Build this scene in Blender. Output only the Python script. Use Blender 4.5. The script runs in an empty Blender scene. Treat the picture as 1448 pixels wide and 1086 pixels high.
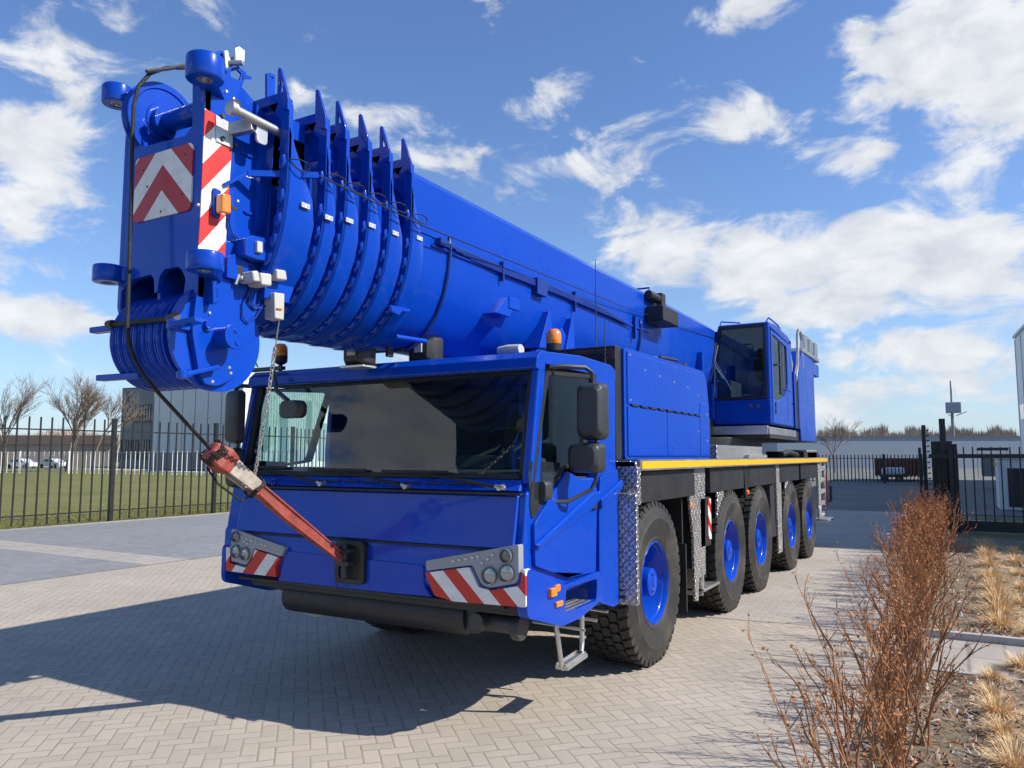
import bpy, bmesh, math, random
from math import sin, cos, pi, radians as R, sqrt, atan2
from mathutils import Vector as V, Matrix
from mathutils.geometry import tessellate_polygon
sc = bpy.context.scene
C = sc.collection
random.seed(7)

# ------------------------------------------------------------------ camera
CAM = V((3.9, -4.45, 1.83)); FPX = 1088.0; PITCH = 5.3558; YAW = 29.964
cd = bpy.data.cameras.new('camera'); cam = bpy.data.objects.new('camera', cd); C.objects.link(cam)
cd.sensor_width = 36; cd.lens = FPX/1448*36; cd.clip_end = 3000; cd.clip_start = 0.05
cam.location = CAM; cam.rotation_euler = (R(90+PITCH), 0, R(YAW)); sc.camera = cam
_M = cam.rotation_euler.to_matrix(); _Rt, _Up, _F = _M @ V((1,0,0)), _M @ V((0,1,0)), _M @ V((0,0,-1))
def px(u, v, x=None, y=None, z=None):
    """survey helper: the point on a real plane x=, y= or z= that is seen at pixel u, v of the photograph"""
    d = (u-724)*_Rt + (543-v)*_Up + FPX*_F
    if x is not None: t = (x-CAM.x)/d.x
    elif y is not None: t = (y-CAM.y)/d.y
    else: t = (z-CAM.z)/d.z
    return CAM + d*t
def yz(pts, x): return [(px(u, v, x=x).y, px(u, v, x=x).z) for u, v in pts]
def xz(pts, y): return [(px(u, v, y=y).x, px(u, v, y=y).z) for u, v in pts]

# ------------------------------------------------------------------ node helpers
class NT:
    def __init__(s, nt): s.nt = nt; s.n = nt.nodes; s.l = nt.links
    def new(s, t, **k):
        n = s.n.new(t)
        for a, b in k.items(): setattr(n, a, b)
        return n
    def inp(s, sock, v):
        if v is None: return
        if hasattr(v, 'is_output') or isinstance(v, bpy.types.NodeSocket): s.l.new(v, sock)
        else: sock.default_value = v
    def m(s, op, a, b=None, c=None, clamp=False):
        n = s.new('ShaderNodeMath', operation=op); n.use_clamp = clamp
        s.inp(n.inputs[0], a); s.inp(n.inputs[1], b)
        if c is not None: s.inp(n.inputs[2], c)
        return n.outputs[0]
    def noise(s, vec, scale, detail=4, rough=.5, dist=0.0, dim='3D'):
        n = s.new('ShaderNodeTexNoise', noise_dimensions=dim); s.inp(n.inputs['Vector'], vec)
        n.inputs['Scale'].default_value = scale; n.inputs['Detail'].default_value = detail
        n.inputs['Roughness'].default_value = rough; n.inputs['Distortion'].default_value = dist
        return n.outputs['Fac']
    def ramp(s, fac, stops):
        n = s.new('ShaderNodeValToRGB'); s.inp(n.inputs[0], fac); e = n.color_ramp.elements
        while len(e) < len(stops): e.new(.5)
        for i, (p, c) in enumerate(stops): e[i].position = p; e[i].color = (c[0], c[1], c[2], 1)
        return n.outputs[0]
    def mix(s, f, a, b, mode='MIX'):
        n = s.new('ShaderNodeMix', data_type='RGBA', blend_type=mode); s.inp(n.inputs[0], f)
        for i, c in ((6, a), (7, b)):
            if isinstance(c, tuple): c = (c[0], c[1], c[2], 1)
            s.inp(n.inputs[i], c)
        return n.outputs[2]
    def rng(s, v, a, b, c=0.0, d=1.0, smooth=False):
        n = s.new('ShaderNodeMapRange'); s.inp(n.inputs[0], v)
        if smooth: n.interpolation_type = 'SMOOTHSTEP'
        for i, q in enumerate((a, b, c, d)): n.inputs[i+1].default_value = q
        return n.outputs[0]

# ------------------------------------------------------------------ world: sun and sky with clouds
SUN = V((1.15, .34, 1.0)).normalized(); SEL = math.asin(SUN.z); SAZ = atan2(SUN.x, SUN.y)
w = bpy.data.worlds.new('World'); sc.world = w; w.use_nodes = True
g = NT(w.node_tree); g.n.clear()
sky = g.new('ShaderNodeTexSky', sky_type='NISHITA'); sky.sun_disc = False
sky.sun_elevation = SEL; sky.sun_rotation = SAZ; sky.air_density = 1.15; sky.dust_density = .35; sky.ozone_density = 2.6
tc = g.new('ShaderNodeTexCoord'); sp = g.new('ShaderNodeSeparateXYZ'); g.l.new(tc.outputs['Generated'], sp.inputs[0])
az = g.m('ARCTAN2', sp.outputs[0], sp.outputs[1]); el = g.m('ARCSINE', sp.outputs[2])
elc = g.m('MAXIMUM', sp.outputs[2], 0.0)
dv = g.m('ADD', elc, .16)
cx = g.m('DIVIDE', sp.outputs[0], dv); cyv = g.m('DIVIDE', sp.outputs[1], dv)
cmb = g.new('ShaderNodeCombineXYZ'); g.l.new(cx, cmb.inputs[0]); g.l.new(cyv, cmb.inputs[1])
# cloud banks: (azimuth, elevation, half width, half height, weight) surveyed from the photograph
def azel(u, v):
    d = ((u-724)*_Rt + (543-v)*_Up + FPX*_F).normalized(); return atan2(d.x, d.y), math.asin(d.z)
banks = []
for u, v, su, sv, wt in [(90,60,190,110,.36),(300,10,60,35,.4),(15,200,90,55,.9),(60,445,120,34,1.0),(50,380,110,30,.5),
        (800,240,130,42,.9),(640,225,90,38,.85),(500,160,100,30,.5),(790,135,75,30,.62),(1060,170,80,45,.72),(1205,55,60,50,.66),(1370,100,135,120,1.2),(1440,30,160,100,.8),(1270,205,130,32,.68),
        (930,355,110,70,1.1),(1100,365,150,70,1.1),(1300,365,190,75,1.1),(1190,425,190,50,.85),(1280,500,260,45,.85),(1250,550,260,50,.72),(1440,480,150,120,.7),
        (230,480,120,40,.5),(560,500,100,30,.5),(60,520,160,30,.35),(1070,10,120,25,.6),(1440,250,90,60,.5),(-300,300,220,160,1.0),(-350,80,200,80,.8),(1750,350,200,120,1.),(1900,120,220,120,.9)]:
    a0, e0 = azel(u, v); banks.append((a0, e0, su/1088*1.05, sv/1088*1.05, wt))
banks += [(-2.5,.33,.3,.16,1.), (2.4,.15,.5,.1,.8)]
acc = None
for a0, e0, sa, se, wt in banks:
    q1 = g.m('MULTIPLY', g.m('SUBTRACT', az, a0), 1/sa); q2 = g.m('MULTIPLY', g.m('SUBTRACT', el, e0), 1/se)
    d2 = g.m('ADD', g.m('MULTIPLY', q1, q1), g.m('MULTIPLY', q2, q2))
    b = g.m('MULTIPLY', g.m('POWER', 2.718, g.m('MULTIPLY', d2, -1.1)), wt)
    acc = b if acc is None else g.m('MAXIMUM', acc, b)
stretch = g.new('ShaderNodeCombineXYZ'); g.l.new(az, stretch.inputs[0]); g.l.new(g.m('MULTIPLY', el, 1.9), stretch.inputs[1])
n1 = g.noise(stretch.outputs[0], 8.0, 10, .6, .45)
n2 = g.noise(stretch.outputs[0], 3.0, 3, .5, .2)
dens = g.m('ADD', g.m('MULTIPLY', acc, .62), g.m('MULTIPLY', g.m('SUBTRACT', n1, .5), 1.7))
dens = g.m('ADD', dens, g.m('MULTIPLY', g.m('SUBTRACT', n2, .5), .5))
mask = g.rng(dens, .20, .50, 0, 1, True)
# broken light and grey inside the clouds
shade = g.rng(g.m('ADD', g.noise(stretch.outputs[0], 13, 6, .55, .3), g.m('MULTIPLY', dens, .15)), .38, .72)
ccol = g.mix(shade, (6.3, 6.7, 7.4), (9.2, 9.3, 9.4))
hz = g.m('MULTIPLY', g.m('POWER', 2.718, g.m('MULTIPLY', elc, -9.0)), .55)
blue = g.mix(1.0, sky.outputs[0], (1.04, 1.24, 1.62), 'MULTIPLY')
base = g.mix(hz, blue, (5.4, 7.2, 9.2))
col = g.mix(g.m('MULTIPLY', mask, .93), base, ccol)
bg = g.new('ShaderNodeBackground'); g.l.new(col, bg.inputs[0]); bg.inputs[1].default_value = .073
wo = g.new('ShaderNodeOutputWorld'); g.l.new(bg.outputs[0], wo.inputs[0])
sd = bpy.data.lights.new('sun', 'SUN'); sd.energy = 4.7; sd.angle = R(.53); sd.color = (1.0, .94, .85)
so = bpy.data.objects.new('sun', sd); C.objects.link(so); so.rotation_euler = SUN.to_track_quat('Z', 'Y').to_euler(); so.location = (30, 10, 30)
sc.view_settings.view_transform = 'Standard'; sc.view_settings.look = 'None'; sc.view_settings.exposure = .48; sc.view_settings.gamma = 1
sc.cycles.max_bounces = 8; sc.cycles.transparent_max_bounces = 16

# ------------------------------------------------------------------ mesh builder
class MB:
    def __init__(s): s.v = []; s.f = []; s.mi = []; s.cur = 0
    def add(s, vs, fs):
        o = len(s.v); s.v += [tuple(p) for p in vs]; s.f += [tuple(i+o for i in f) for f in fs]; s.mi += [s.cur]*len(fs); return s
    def box(s, x0, x1, y0, y1, z0, z1):
        vs = [(x, y, z) for x in (x0, x1) for y in (y0, y1) for z in (z0, z1)]
        return s.add(vs, [(0,1,3,2),(4,6,7,5),(0,4,5,1),(2,3,7,6),(0,2,6,4),(1,5,7,3)])
    def bar(s, p, q, w, h, up=V((0,0,1))):
        p, q = V(p), V(q); d = (q-p).normalized(); a = d.cross(V(up))
        if a.length < 1e-4: a = d.cross(V((1,0,0)))
        a.normalize(); b = a.cross(d); vs = []
        for c in (p, q):
            for i, j in ((-1,-1),(1,-1),(1,1),(-1,1)): vs.append(c + a*(i*w/2) + b*(j*h/2))
        return s.add(vs, [(3,2,1,0),(4,5,6,7),(0,1,5,4),(1,2,6,5),(2,3,7,6),(3,0,4,7)])
    def prism(s, poly, ax, a, b, holes=()):
        def P(t, c): return {'x': (c, t[0], t[1]), 'y': (t[0], c, t[1]), 'z': (t[0], t[1], c)}[ax]
        loops = [list(poly)] + [list(h) for h in holes]
        flat = [t for l in loops for t in l]; n = len(flat)
        tris = tessellate_polygon([[V((t[0], t[1], 0)) for t in l] for l in loops]) if (holes or len(poly) > 4) else None
        vs = [P(t, a) for t in flat] + [P(t, b) for t in flat]; fs = []
        if tris:
            # keep a consistent winding: let recalculation fix it
            for t in tris: fs.append(tuple(t)); fs.append(tuple(i+n for i in reversed(t)))
        else: fs += [tuple(range(n)), tuple(reversed(range(n, 2*n)))]
        o = 0
        for l in loops:
            k = len(l)
            for i in range(k): j = (i+1) % k; fs.append((o+i, o+i+n, o+j+n, o+j))
            o += k
        return s.add(vs, fs)
    def cyl(s, p, q, r, r2=None, n=16, caps=True):
        return s.tube([p, q], [r, r if r2 is None else r2], n, caps)
    def tube(s, pts, r, n=8, caps=True):
        pts = [V(p) for p in pts]; k = len(pts); rs = r if isinstance(r, (list, tuple)) else [r]*k
        vs = []; a = None
        for i, p in enumerate(pts):
            d = (pts[min(i+1, k-1)] - pts[max(i-1, 0)]).normalized()
            if a is None: a = d.cross(V((0,0,1)) if abs(d.z) < .9 else V((1,0,0)))
            else: a = a - d*a.dot(d)
            a.normalize(); b = d.cross(a)
            for j in range(n): t = 2*pi*j/n; vs.append(p + (a*cos(t) + b*sin(t))*rs[i])
        fs = []
        for i in range(k-1):
            for j in range(n): fs.append((i*n+j, i*n+(j+1)%n, (i+1)*n+(j+1)%n, (i+1)*n+j))
        if caps: fs.append(tuple(reversed(range(n)))); fs.append(tuple(range((k-1)*n, k*n)))
        return s.add(vs, fs)
    def lathe(s, prof, c=(0,0,0), ax='x', n=32, closed=False):
        """prof = [(radius, height along the axis)]"""
        vs = []
        for r, h in prof:
            for j in range(n):
                t = 2*pi*j/n; a, b = r*cos(t), r*sin(t)
                vs.append({'x': (c[0]+h, c[1]+a, c[2]+b), 'y': (c[0]+b, c[1]+h, c[2]+a), 'z': (c[0]+a, c[1]+b, c[2]+h)}[ax])
        fs = []; k = len(prof)
        for i in range(k if closed else k-1):
            i2 = (i+1) % k
            for j in range(n): fs.append((i*n+j, i*n+(j+1)%n, i2*n+(j+1)%n, i2*n+j))
        return s.add(vs, fs)
    def loft(s, secs, caps=True):
        n = len(secs[0]); vs = [p for q in secs for p in q]; fs = []
        for i in range(len(secs)-1):
            for j in range(n): fs.append((i*n+j, i*n+(j+1)%n, (i+1)*n+(j+1)%n, (i+1)*n+j))
        if caps: fs.append(tuple(reversed(range(n)))); fs.append(tuple(range((len(secs)-1)*n, len(secs)*n)))
        return s.add(vs, fs)
    def build(s, name, mat, parent=None, smooth=35, bevel=0, fix=True, loc=None):
        me = bpy.data.meshes.new(name); me.from_pydata(s.v, [], s.f); 
        mats = mat if isinstance(mat, (list, tuple)) else [mat]
        for m_ in mats: me.materials.append(m_)
        if len(mats) > 1: me.polygons.foreach_set('material_index', s.mi)
        if fix:
            bm = bmesh.new(); bm.from_mesh(me); bmesh.ops.remove_doubles(bm, verts=bm.verts, dist=1e-5)
            bmesh.ops.recalc_face_normals(bm, faces=bm.faces); bm.to_mesh(me); bm.free()
        if smooth:
            me.polygons.foreach_set('use_smooth', [True]*len(me.polygons)); me.set_sharp_from_angle(angle=R(smooth))
        me.update()
        o = bpy.data.objects.new(name, me); C.objects.link(o)
        if loc is not None: o.location = loc
        if parent is not None:
            o.parent = parent
            if parent.get('_w'): pass
        if bevel:
            b = o.modifiers.new('bevel', 'BEVEL'); b.width = bevel; b.segments = 2; b.limit_method = 'ANGLE'; b.angle_limit = R(35); b.harden_normals = True
        return o
def tag(o, label, cat, group=None):
    o['label'] = label; o['category'] = cat
    if group: o['group'] = group
    return o
def thing(name, label, cat, group=None, loc=(0,0,0), rz=0):
    o = bpy.data.objects.new(name, None); C.objects.link(o); o.empty_display_size = .3
    o.location = loc; o.rotation_euler = (0, 0, rz); return tag(o, label, cat, group)
def struct(o): o['kind'] = 'structure'; return o
def copy_tree(o, parent=None, loc=None, rz=None):
    c = o.copy(); C.objects.link(c)
    if parent is not None: c.parent = parent
    if loc is not None: c.location = loc
    if rz is not None: c.rotation_euler = (0, 0, rz)
    for ch in [q for q in bpy.data.objects if q.parent == o]: copy_tree(ch, c)
    return c
def split_islands(o):
    """make every separate piece of a part an object of its own"""
    me = o.data; par = list(range(len(me.vertices)))
    def f(i):
        while par[i] != i: par[i] = par[par[i]]; i = par[i]
        return i
    for e in me.edges:
        a, b_ = f(e.vertices[0]), f(e.vertices[1])
        if a != b_: par[a] = b_
    groups = {}
    for i in range(len(me.vertices)): groups.setdefault(f(i), len(groups))
    if len(groups) < 2: return
    for gi in range(1, len(groups)):
        q = o.copy(); q.data = me.copy(); C.objects.link(q); _keep(q, groups, f, gi)
    _keep(o, groups, f, 0, me)
def _keep(q, groups, f, gi, src=None):
    bm = bmesh.new(); bm.from_mesh(q.data); bm.verts.ensure_lookup_table()
    kill = [v for v in bm.verts if groups[f(v.index)] != gi]; bmesh.ops.delete(bm, geom=kill, context='VERTS'); bm.to_mesh(q.data); bm.free()
def rrect(x0, x1, z0, z1, r, n=4):
    pts = []
    for cx_, cz_, a in ((x1-r, z1-r, 0), (x0+r, z1-r, 90), (x0+r, z0+r, 180), (x1-r, z0+r, 270)):
        for i in range(n+1): t = R(a + 90*i/n); pts.append((cx_+r*cos(t), cz_+r*sin(t)))
    return pts
def rpoly(pts, r, n=3):
    """rounded polygon"""
    out = []; k = len(pts)
    for i in range(k):
        p = V(pts[i]); a = V(pts[i-1]); b = V(pts[(i+1) % k])
        ra = min(r, (a-p).length*.45); rb = min(r, (b-p).length*.45)
        s0 = p + (a-p).normalized()*ra; s1 = p + (b-p).normalized()*rb
        for j in range(n+1):
            t = j/n; q = s0*(1-t)**2 + p*2*t*(1-t) + s1*t*t; out.append((q.x, q.y))
    return out

# ------------------------------------------------------------------ materials
def mat(name, col, rough=.5, metal=0.0, coat=0.0, spec=.5, var=0.0, vscale=4.0, bump=0.0, bscale=60.0, dirt=None, dscale=1.5):
    m = bpy.data.materials.new(name); m.use_nodes = True; t = NT(m.node_tree); b = t.n['Principled BSDF']
    b.inputs['Roughness'].default_value = rough; b.inputs['Metallic'].default_value = metal
    b.inputs['Coat Weight'].default_value = coat; b.inputs['Coat Roughness'].default_value = .06; b.inputs['Specular IOR Level'].default_value = spec
    oc = t.new('ShaderNodeTexCoord').outputs['Object']; c = tuple(col)+(1,)
    base = c
    if var:
        f = t.noise(oc, vscale, 6, .6)
        base = t.mix(t.rng(f, .3, .7), tuple(q*(1-var) for q in col), tuple(min(1, q*(1+var)) for q in col))
    if dirt:
        f2 = t.rng(t.noise(oc, dscale, 8, .7, .4), .5, .75); base = t.mix(t.m('MULTIPLY', f2, dirt[1]), base if not isinstance(base, tuple) else tuple(col), dirt[0])
    t.inp(b.inputs['Base Color'], base)
    rn = t.noise(oc, 3.0, 5, .6); t.l.new(t.rng(rn, .3, .7, max(0, rough*.8), min(1, rough*1.25)), b.inputs['Roughness'])
    if bump:
        bn = t.new('ShaderNodeBump'); bn.inputs['Strength'].default_value = bump; bn.inputs['Distance'].default_value = .01
        t.l.new(t.noise(oc, bscale, 4, .6), bn.inputs['Height']); t.l.new(bn.outputs[0], b.inputs['Normal'])
    return m
M = {}
M['blue'] = mat('blue_paint', (.0022, .052, .42), .28, coat=.4, spec=.15, var=.05, vscale=1.2)
# faint orange peel and a little road dust
t = NT(M['blue'].node_tree); b = t.n['Principled BSDF']; oc = t.new('ShaderNodeTexCoord').outputs['Object']
bn = t.new('ShaderNodeBump'); bn.inputs['Strength'].default_value = .03; bn.inputs['Distance'].default_value = .01; t.l.new(t.noise(oc, 3.5, 2, .4), bn.inputs['Height']); t.l.new(bn.outputs[0], b.inputs['Normal'])
M['black'] = mat('black_plastic', (.018, .018, .02), .5, var=.2, bump=.08, bscale=200)
M['mirror_black'] = mat('mirror_housing_plastic', (.035, .037, .042), .42, var=.15, bump=.15, bscale=300)
M['seal'] = mat('rubber_seal', (.01, .01, .011), .6)
M['frame_grey'] = mat('dark_grey_steel', (.03, .032, .036), .45, var=.25, dirt=((.12, .1, .08), .25))
M['dark'] = mat('interior_dark', (.04, .043, .045), .7, var=.2)
M['seatm'] = mat('seat_fabric', (.055, .058, .065), .85, var=.2, bump=.3, bscale=150)
M['steel'] = mat('galvanised_steel', (.55, .55, .54), .38, metal=.9, var=.12, vscale=9, dirt=((.25, .2, .15), .35), dscale=9)
M['grey_box'] = mat('grey_plastic_box', (.45, .44, .41), .5, var=.08)
M['hl_grey'] = mat('silver_grey_paint', (.27, .29, .32), .35, coat=.3, var=.05)
M['lens'] = mat('lamp_lens', (.32, .33, .34), .08, metal=.65, coat=1)
M['lens_dark'] = mat('dark_lamp_lens', (.1, .09, .08), .1, coat=1, spec=.8)
M['orange'] = mat('amber_lens', (.85, .23, .01), .15, coat=1)
M['rubber'] = mat('tyre_rubber', (.022, .021, .02), .62, var=.25, vscale=9, bump=.15, bscale=120, dirt=((.10, .08, .06), .7), dscale=2.6)
M['white'] = mat('white_marking', (.78, .78, .76), .4, var=.03)
M['red_plain'] = mat('red_marking', (.6, .04, .02), .4, var=.05)
M['yellow'] = mat('yellow_reflective_strip', (.85, .42, .01), .38, var=.06)
M['rope'] = mat('greased_wire_rope', (.009, .008, .007), .5, var=.4, vscale=40, bump=.6, bscale=220)
M['red_worn'] = mat('worn_red_paint', (.27, .05, .035), .6, var=.4, vscale=11, bump=.3, bscale=60, dirt=((.12, .07, .06), .8), dscale=7)
M['wood_grey'] = mat('bare_worn_steel', (.42, .37, .31), .5, metal=.35, var=.3, vscale=20, dirt=((.2, .1, .06), .5), dscale=14)
M['picket'] = mat('black_powder_coat', (.012, .013, .015), .4, var=.2)
M['white_metal'] = mat('white_fence_paint', (.62, .63, .64), .5, var=.1)
M['mirrorglass'] = mat('mirror_glass', (.7, .7, .72), .04, metal=1)
M['pix'] = mat('label_print', (.35, .36, .38), .5)

def glass(name, tint, refl=.5, ior=1.5):
    m = bpy.data.materials.new(name); m.use_nodes = True; t = NT(m.node_tree); t.n.clear()
    fr = t.new('ShaderNodeFresnel'); bf = t.new('ShaderNodeNewGeometry').outputs['Backfacing']
    t.l.new(t.m('ADD', ior, t.m('MULTIPLY', bf, 1/ior-ior)), fr.inputs[0])   # the same pane seen from either side
    tr = t.new('ShaderNodeBsdfTransparent'); tr.inputs[0].default_value = tuple(tint)+(1,)
    gl = t.new('ShaderNodeBsdfGlossy'); gl.inputs['Roughness'].default_value = .015; gl.inputs[0].default_value = (.95, .97, 1, 1)
    mx = t.new('ShaderNodeMixShader'); t.l.new(t.m('MULTIPLY', fr.outputs[0], refl), mx.inputs[0]); t.l.new(tr.outputs[0], mx.inputs[1]); t.l.new(gl.outputs[0], mx.inputs[2])
    o = t.new('ShaderNodeOutputMaterial'); t.l.new(mx.outputs[0], o.inputs[0]); return m
M['glass'] = glass('cab_glass', (.62, .74, .72), 1.6)
M['glass_side'] = glass('side_glass', (.62, .74, .72), 1.2)
M['glass_dark'] = glass('tinted_glass', (.3, .36, .35), 1.3)

def stripes(name, a, b, period, off=0.0, chevron=None, red=(.52, .025, .015), flip=False):
    """diagonal red and white hazard marking; the stripe runs where a*U + b*Z is constant (U = x or y of the object)"""
    m = mat(name, (.75, .75, .73), .35); t = NT(m.node_tree); bb = t.n['Principled BSDF']
    s = t.new('ShaderNodeSeparateXYZ'); t.l.new(t.new('ShaderNodeTexCoord').outputs['Object'], s.inputs[0])
    if chevron is not None: U = t.m('ABSOLUTE', t.m('SUBTRACT', s.outputs[0], chevron))
    elif isinstance(a, tuple): U = s.outputs[1]; a = a[0]
    else: U = s.outputs[0]
    q = t.m('ADD', t.m('MULTIPLY', U, a), t.m('MULTIPLY', s.outputs[2], b))
    q = t.m('FRACT', t.m('ADD', t.m('DIVIDE', q, period), off + 50))
    f = t.rng(q, .495, .505) if not flip else t.rng(q, .505, .495)
    w_ = t.mix(t.rng(t.noise(None, 6, 5, .6), .35, .75), (.78, .78, .76), (.62, .61, .58))
    t.l.new(t.mix(f, w_, red), bb.inputs['Base Color']); return m

def checker():
    m = mat('checker_plate', (.62, .6, .57), .34, metal=.85, var=.12, vscale=8, dirt=((.3, .22, .15), .45), dscale=6); t = NT(m.node_tree); bb = t.n['Principled BSDF']
    s = t.new('ShaderNodeSeparateXYZ'); t.l.new(t.new('ShaderNodeTexCoord').outputs['Object'], s.inputs[0])
    uu = t.m('ADD', s.outputs[1], s.outputs[0]); vv = s.outputs[2]
    def bars(sg, ph):
        p = t.m('ADD', t.m('MULTIPLY', uu, 17.0), t.m('MULTIPLY', vv, 17.0*sg)); q = t.m('SUBTRACT', t.m('MULTIPLY', uu, 17.0), t.m('MULTIPLY', vv, 17.0*sg))
        fp = t.m('ABSOLUTE', t.m('SUBTRACT', t.m('FRACT', t.m('ADD', p, 100+ph)), .5)); fq = t.m('ABSOLUTE', t.m('SUBTRACT', t.m('FRACT', t.m('ADD', t.m('MULTIPLY', q, .5), 100+ph)), .5))
        return t.m('MULTIPLY', t.rng(fp, .2, .1), t.rng(fq, .38, .3))
    h = t.m('MAXIMUM', bars(1, 0), bars(-1, .25))
    pc = bb.inputs['Base Color'].links[0].from_socket; t.l.new(t.mix(h, t.mix(1.0, pc, (.62,.62,.64), 'MULTIPLY'), (.82,.8,.77)), bb.inputs['Base Color'])
    bn = t.new('ShaderNodeBump'); bn.inputs['Strength'].default_value = 1; bn.inputs['Distance'].default_value = .015; t.l.new(h, bn.inputs['Height']); t.l.new(bn.outputs[0], bb.inputs['Normal'])
    return m
M['checker'] = checker()

# herringbone clay/concrete pavers laid at 45 degrees to the crane
def pavers(name, c1, c2, joint, w=.104, rot=45.0, bond='herring', patch=(.85, 1.12)):
    m = mat(name, c1, .8); t = NT(m.node_tree); bb = t.n['Principled BSDF']
    geo = t.new('ShaderNodeNewGeometry').outputs['Position']
    mp = t.new('ShaderNodeMapping'); t.l.new(geo, mp.inputs[0]); mp.inputs['Rotation'].default_value = (0, 0, R(rot))
    s0 = t.new('ShaderNodeSeparateXYZ'); t.l.new(mp.outputs[0], s0.inputs[0])
    wob = t.m('MULTIPLY', t.m('SUBTRACT', t.noise(geo, 5, 2, .5), .5), .012)
    X = t.m('ADD', t.m('DIVIDE', t.m('ADD', s0.outputs[0], wob), w), 4000.0); Y = t.m('ADD', t.m('DIVIDE', t.m('ADD', s0.outputs[1], wob), w), 4000.0)
    i = t.m('FLOOR', X); j = t.m('FLOOR', Y); fx = t.m('FRACT', X); fy = t.m('FRACT', Y)
    if bond == 'herring':
        k = t.m('MODULO', t.m('ADD', t.m('SUBTRACT', i, j), 8000.0), 4.0)
        is_ = [t.m('COMPARE', k, float(q), .1) for q in range(4)]
        def off(d, masks):
            a = masks[0]
            for q in masks[1:]: a = t.m('ADD', a, q)
            return t.m('ADD', d, a)
        dl = off(fx, [is_[1]]); dr = off(t.m('SUBTRACT', 1.0, fx), [is_[0]]); db = off(fy, [is_[2]]); dt = off(t.m('SUBTRACT', 1.0, fy), [is_[3]])
        ii = t.m('SUBTRACT', i, is_[1]); jj = t.m('ADD', j, is_[3]); fl = t.m('ADD', is_[2], is_[3])
    else:   # stretcher bond, bricks 2 x 1
        rowp = t.m('MODULO', j, 2.0); X2 = t.m('ADD', t.m('MULTIPLY', X, .5), t.m('MULTIPLY', rowp, .5)); ii = t.m('FLOOR', X2); jj = j; fl = rowp
        fx2 = t.m('MULTIPLY', t.m('FRACT', X2), 2.0); dl = fx2; dr = t.m('SUBTRACT', 2.0, fx2); db = fy; dt = t.m('SUBTRACT', 1.0, fy)
    dmin = t.m('MINIMUM', t.m('MINIMUM', dl, dr), t.m('MINIMUM', db, dt))
    cv = t.new('ShaderNodeCombineXYZ'); t.l.new(ii, cv.inputs[0]); t.l.new(jj, cv.inputs[1]); t.l.new(fl, cv.inputs[2])
    wn = t.new('ShaderNodeTexWhiteNoise', noise_dimensions='3D'); t.l.new(cv.outputs[0], wn.inputs[0])
    big = t.noise(geo, .5, 6, .65, .3); fine = t.noise(geo, 25, 6, .7)
    br = t.mix(wn.outputs[0], c1, c2)
    br = t.mix(t.m('MULTIPLY', t.m('GREATER_THAN', wn.outputs[0], .93), .35), br, (.27,.24,.2))   # the odd darker block
    br = t.mix(1.0, br, t.ramp(t.m('ADD', t.m('MULTIPLY', big, .75), t.m('MULTIPLY', fine, .25)), [(.3, (patch[0],)*3), (.7, (patch[1],)*3)]), 'MULTIPLY')
    st = t.rng(t.noise(geo, 1.3, 8, .75, .5), .6, .78); br = t.mix(t.m('MULTIPLY', st, .28), br, (.2, .18, .15))
    jm = t.rng(dmin, .025, .075, 1, 0)
    jn = t.m('MULTIPLY', jm, t.rng(t.noise(geo, 2.2, 4, .6), .3, .6, .45, 1))
    col = t.mix(jn, br, joint); t.l.new(col, bb.inputs['Base Color']); bb.inputs['Roughness'].default_value = .8
    hgt = t.m('ADD', t.rng(dmin, .0, .12), t.m('MULTIPLY', t.m('ADD', fine, wn.outputs[0]), .12))
    bn = t.new('ShaderNodeBump'); bn.inputs['Strength'].default_value = .45; bn.inputs['Distance'].default_value = .004; t.l.new(hgt, bn.inputs['Height']); t.l.new(bn.outputs[0], bb.inputs['Normal'])
    return m
M['paver'] = pavers('beige_brick_paving', (.375, .325, .262), (.42, .364, .296), (.235, .2, .16))
M['paver_grey'] = pavers('grey_brick_paving', (.20, .205, .21), (.235, .24, .245), (.13, .13, .13), rot=0, bond='stretch')
M['paver_light'] = pavers('light_slab_paving', (.34, .305, .265), (.38, .345, .30), (.2, .18, .16), w=.3, rot=90, bond='stretch')
M['yard'] = pavers('light_yard_paving', (.38, .34, .29), (.42, .375, .32), (.25, .22, .19), w=.105, rot=0, bond='stretch', patch=(.78, 1.12))

def ground_mat(name, stops, scale, bump=1.0, big=None):
    m = mat(name, (.3, .3, .3), .9); t = NT(m.node_tree); bb = t.n['Principled BSDF']; geo = t.new('ShaderNodeNewGeometry').outputs['Position']
    f = t.noise(geo, scale, 10, .72, .3); c = t.ramp(f, stops)
    if big: c = t.mix(t.rng(t.noise(geo, big, 5, .6), .35, .65), c, t.mix(1.0, c, (.7, .74, .62), 'MULTIPLY'))
    t.l.new(c, bb.inputs['Base Color']); bn = t.new('ShaderNodeBump'); bn.inputs['Strength'].default_value = bump; bn.inputs['Distance'].default_value = .03
    t.l.new(f, bn.inputs['Height']); t.l.new(bn.outputs[0], bb.inputs['Normal']); return m
M['lawn'] = ground_mat('lawn_grass', [(.3, (.10, .105, .02)), (.5, (.155, .15, .03)), (.7, (.24, .21, .07))], 9, .9, .25)
M['field'] = ground_mat('far_field', [(.3, (.09, .1, .03)), (.7, (.2, .18, .08))], .6, .3, .05)
M['soil'] = ground_mat('planting_soil', [(.3, (.08, .055, .035)), (.48, (.20, .145, .095)), (.6, (.31, .24, .17)), (.75, (.48, .39, .30))], 16, 1.0, 1.5)
M['asphalt'] = ground_mat('asphalt_road', [(.3, (.13, .13, .13)), (.7, (.18, .18, .178))], 6, .2, .3)
M['kerb'] = mat('concrete_kerb', (.38, .37, .35), .8, var=.15, vscale=6, bump=.3, bscale=60)
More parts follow.
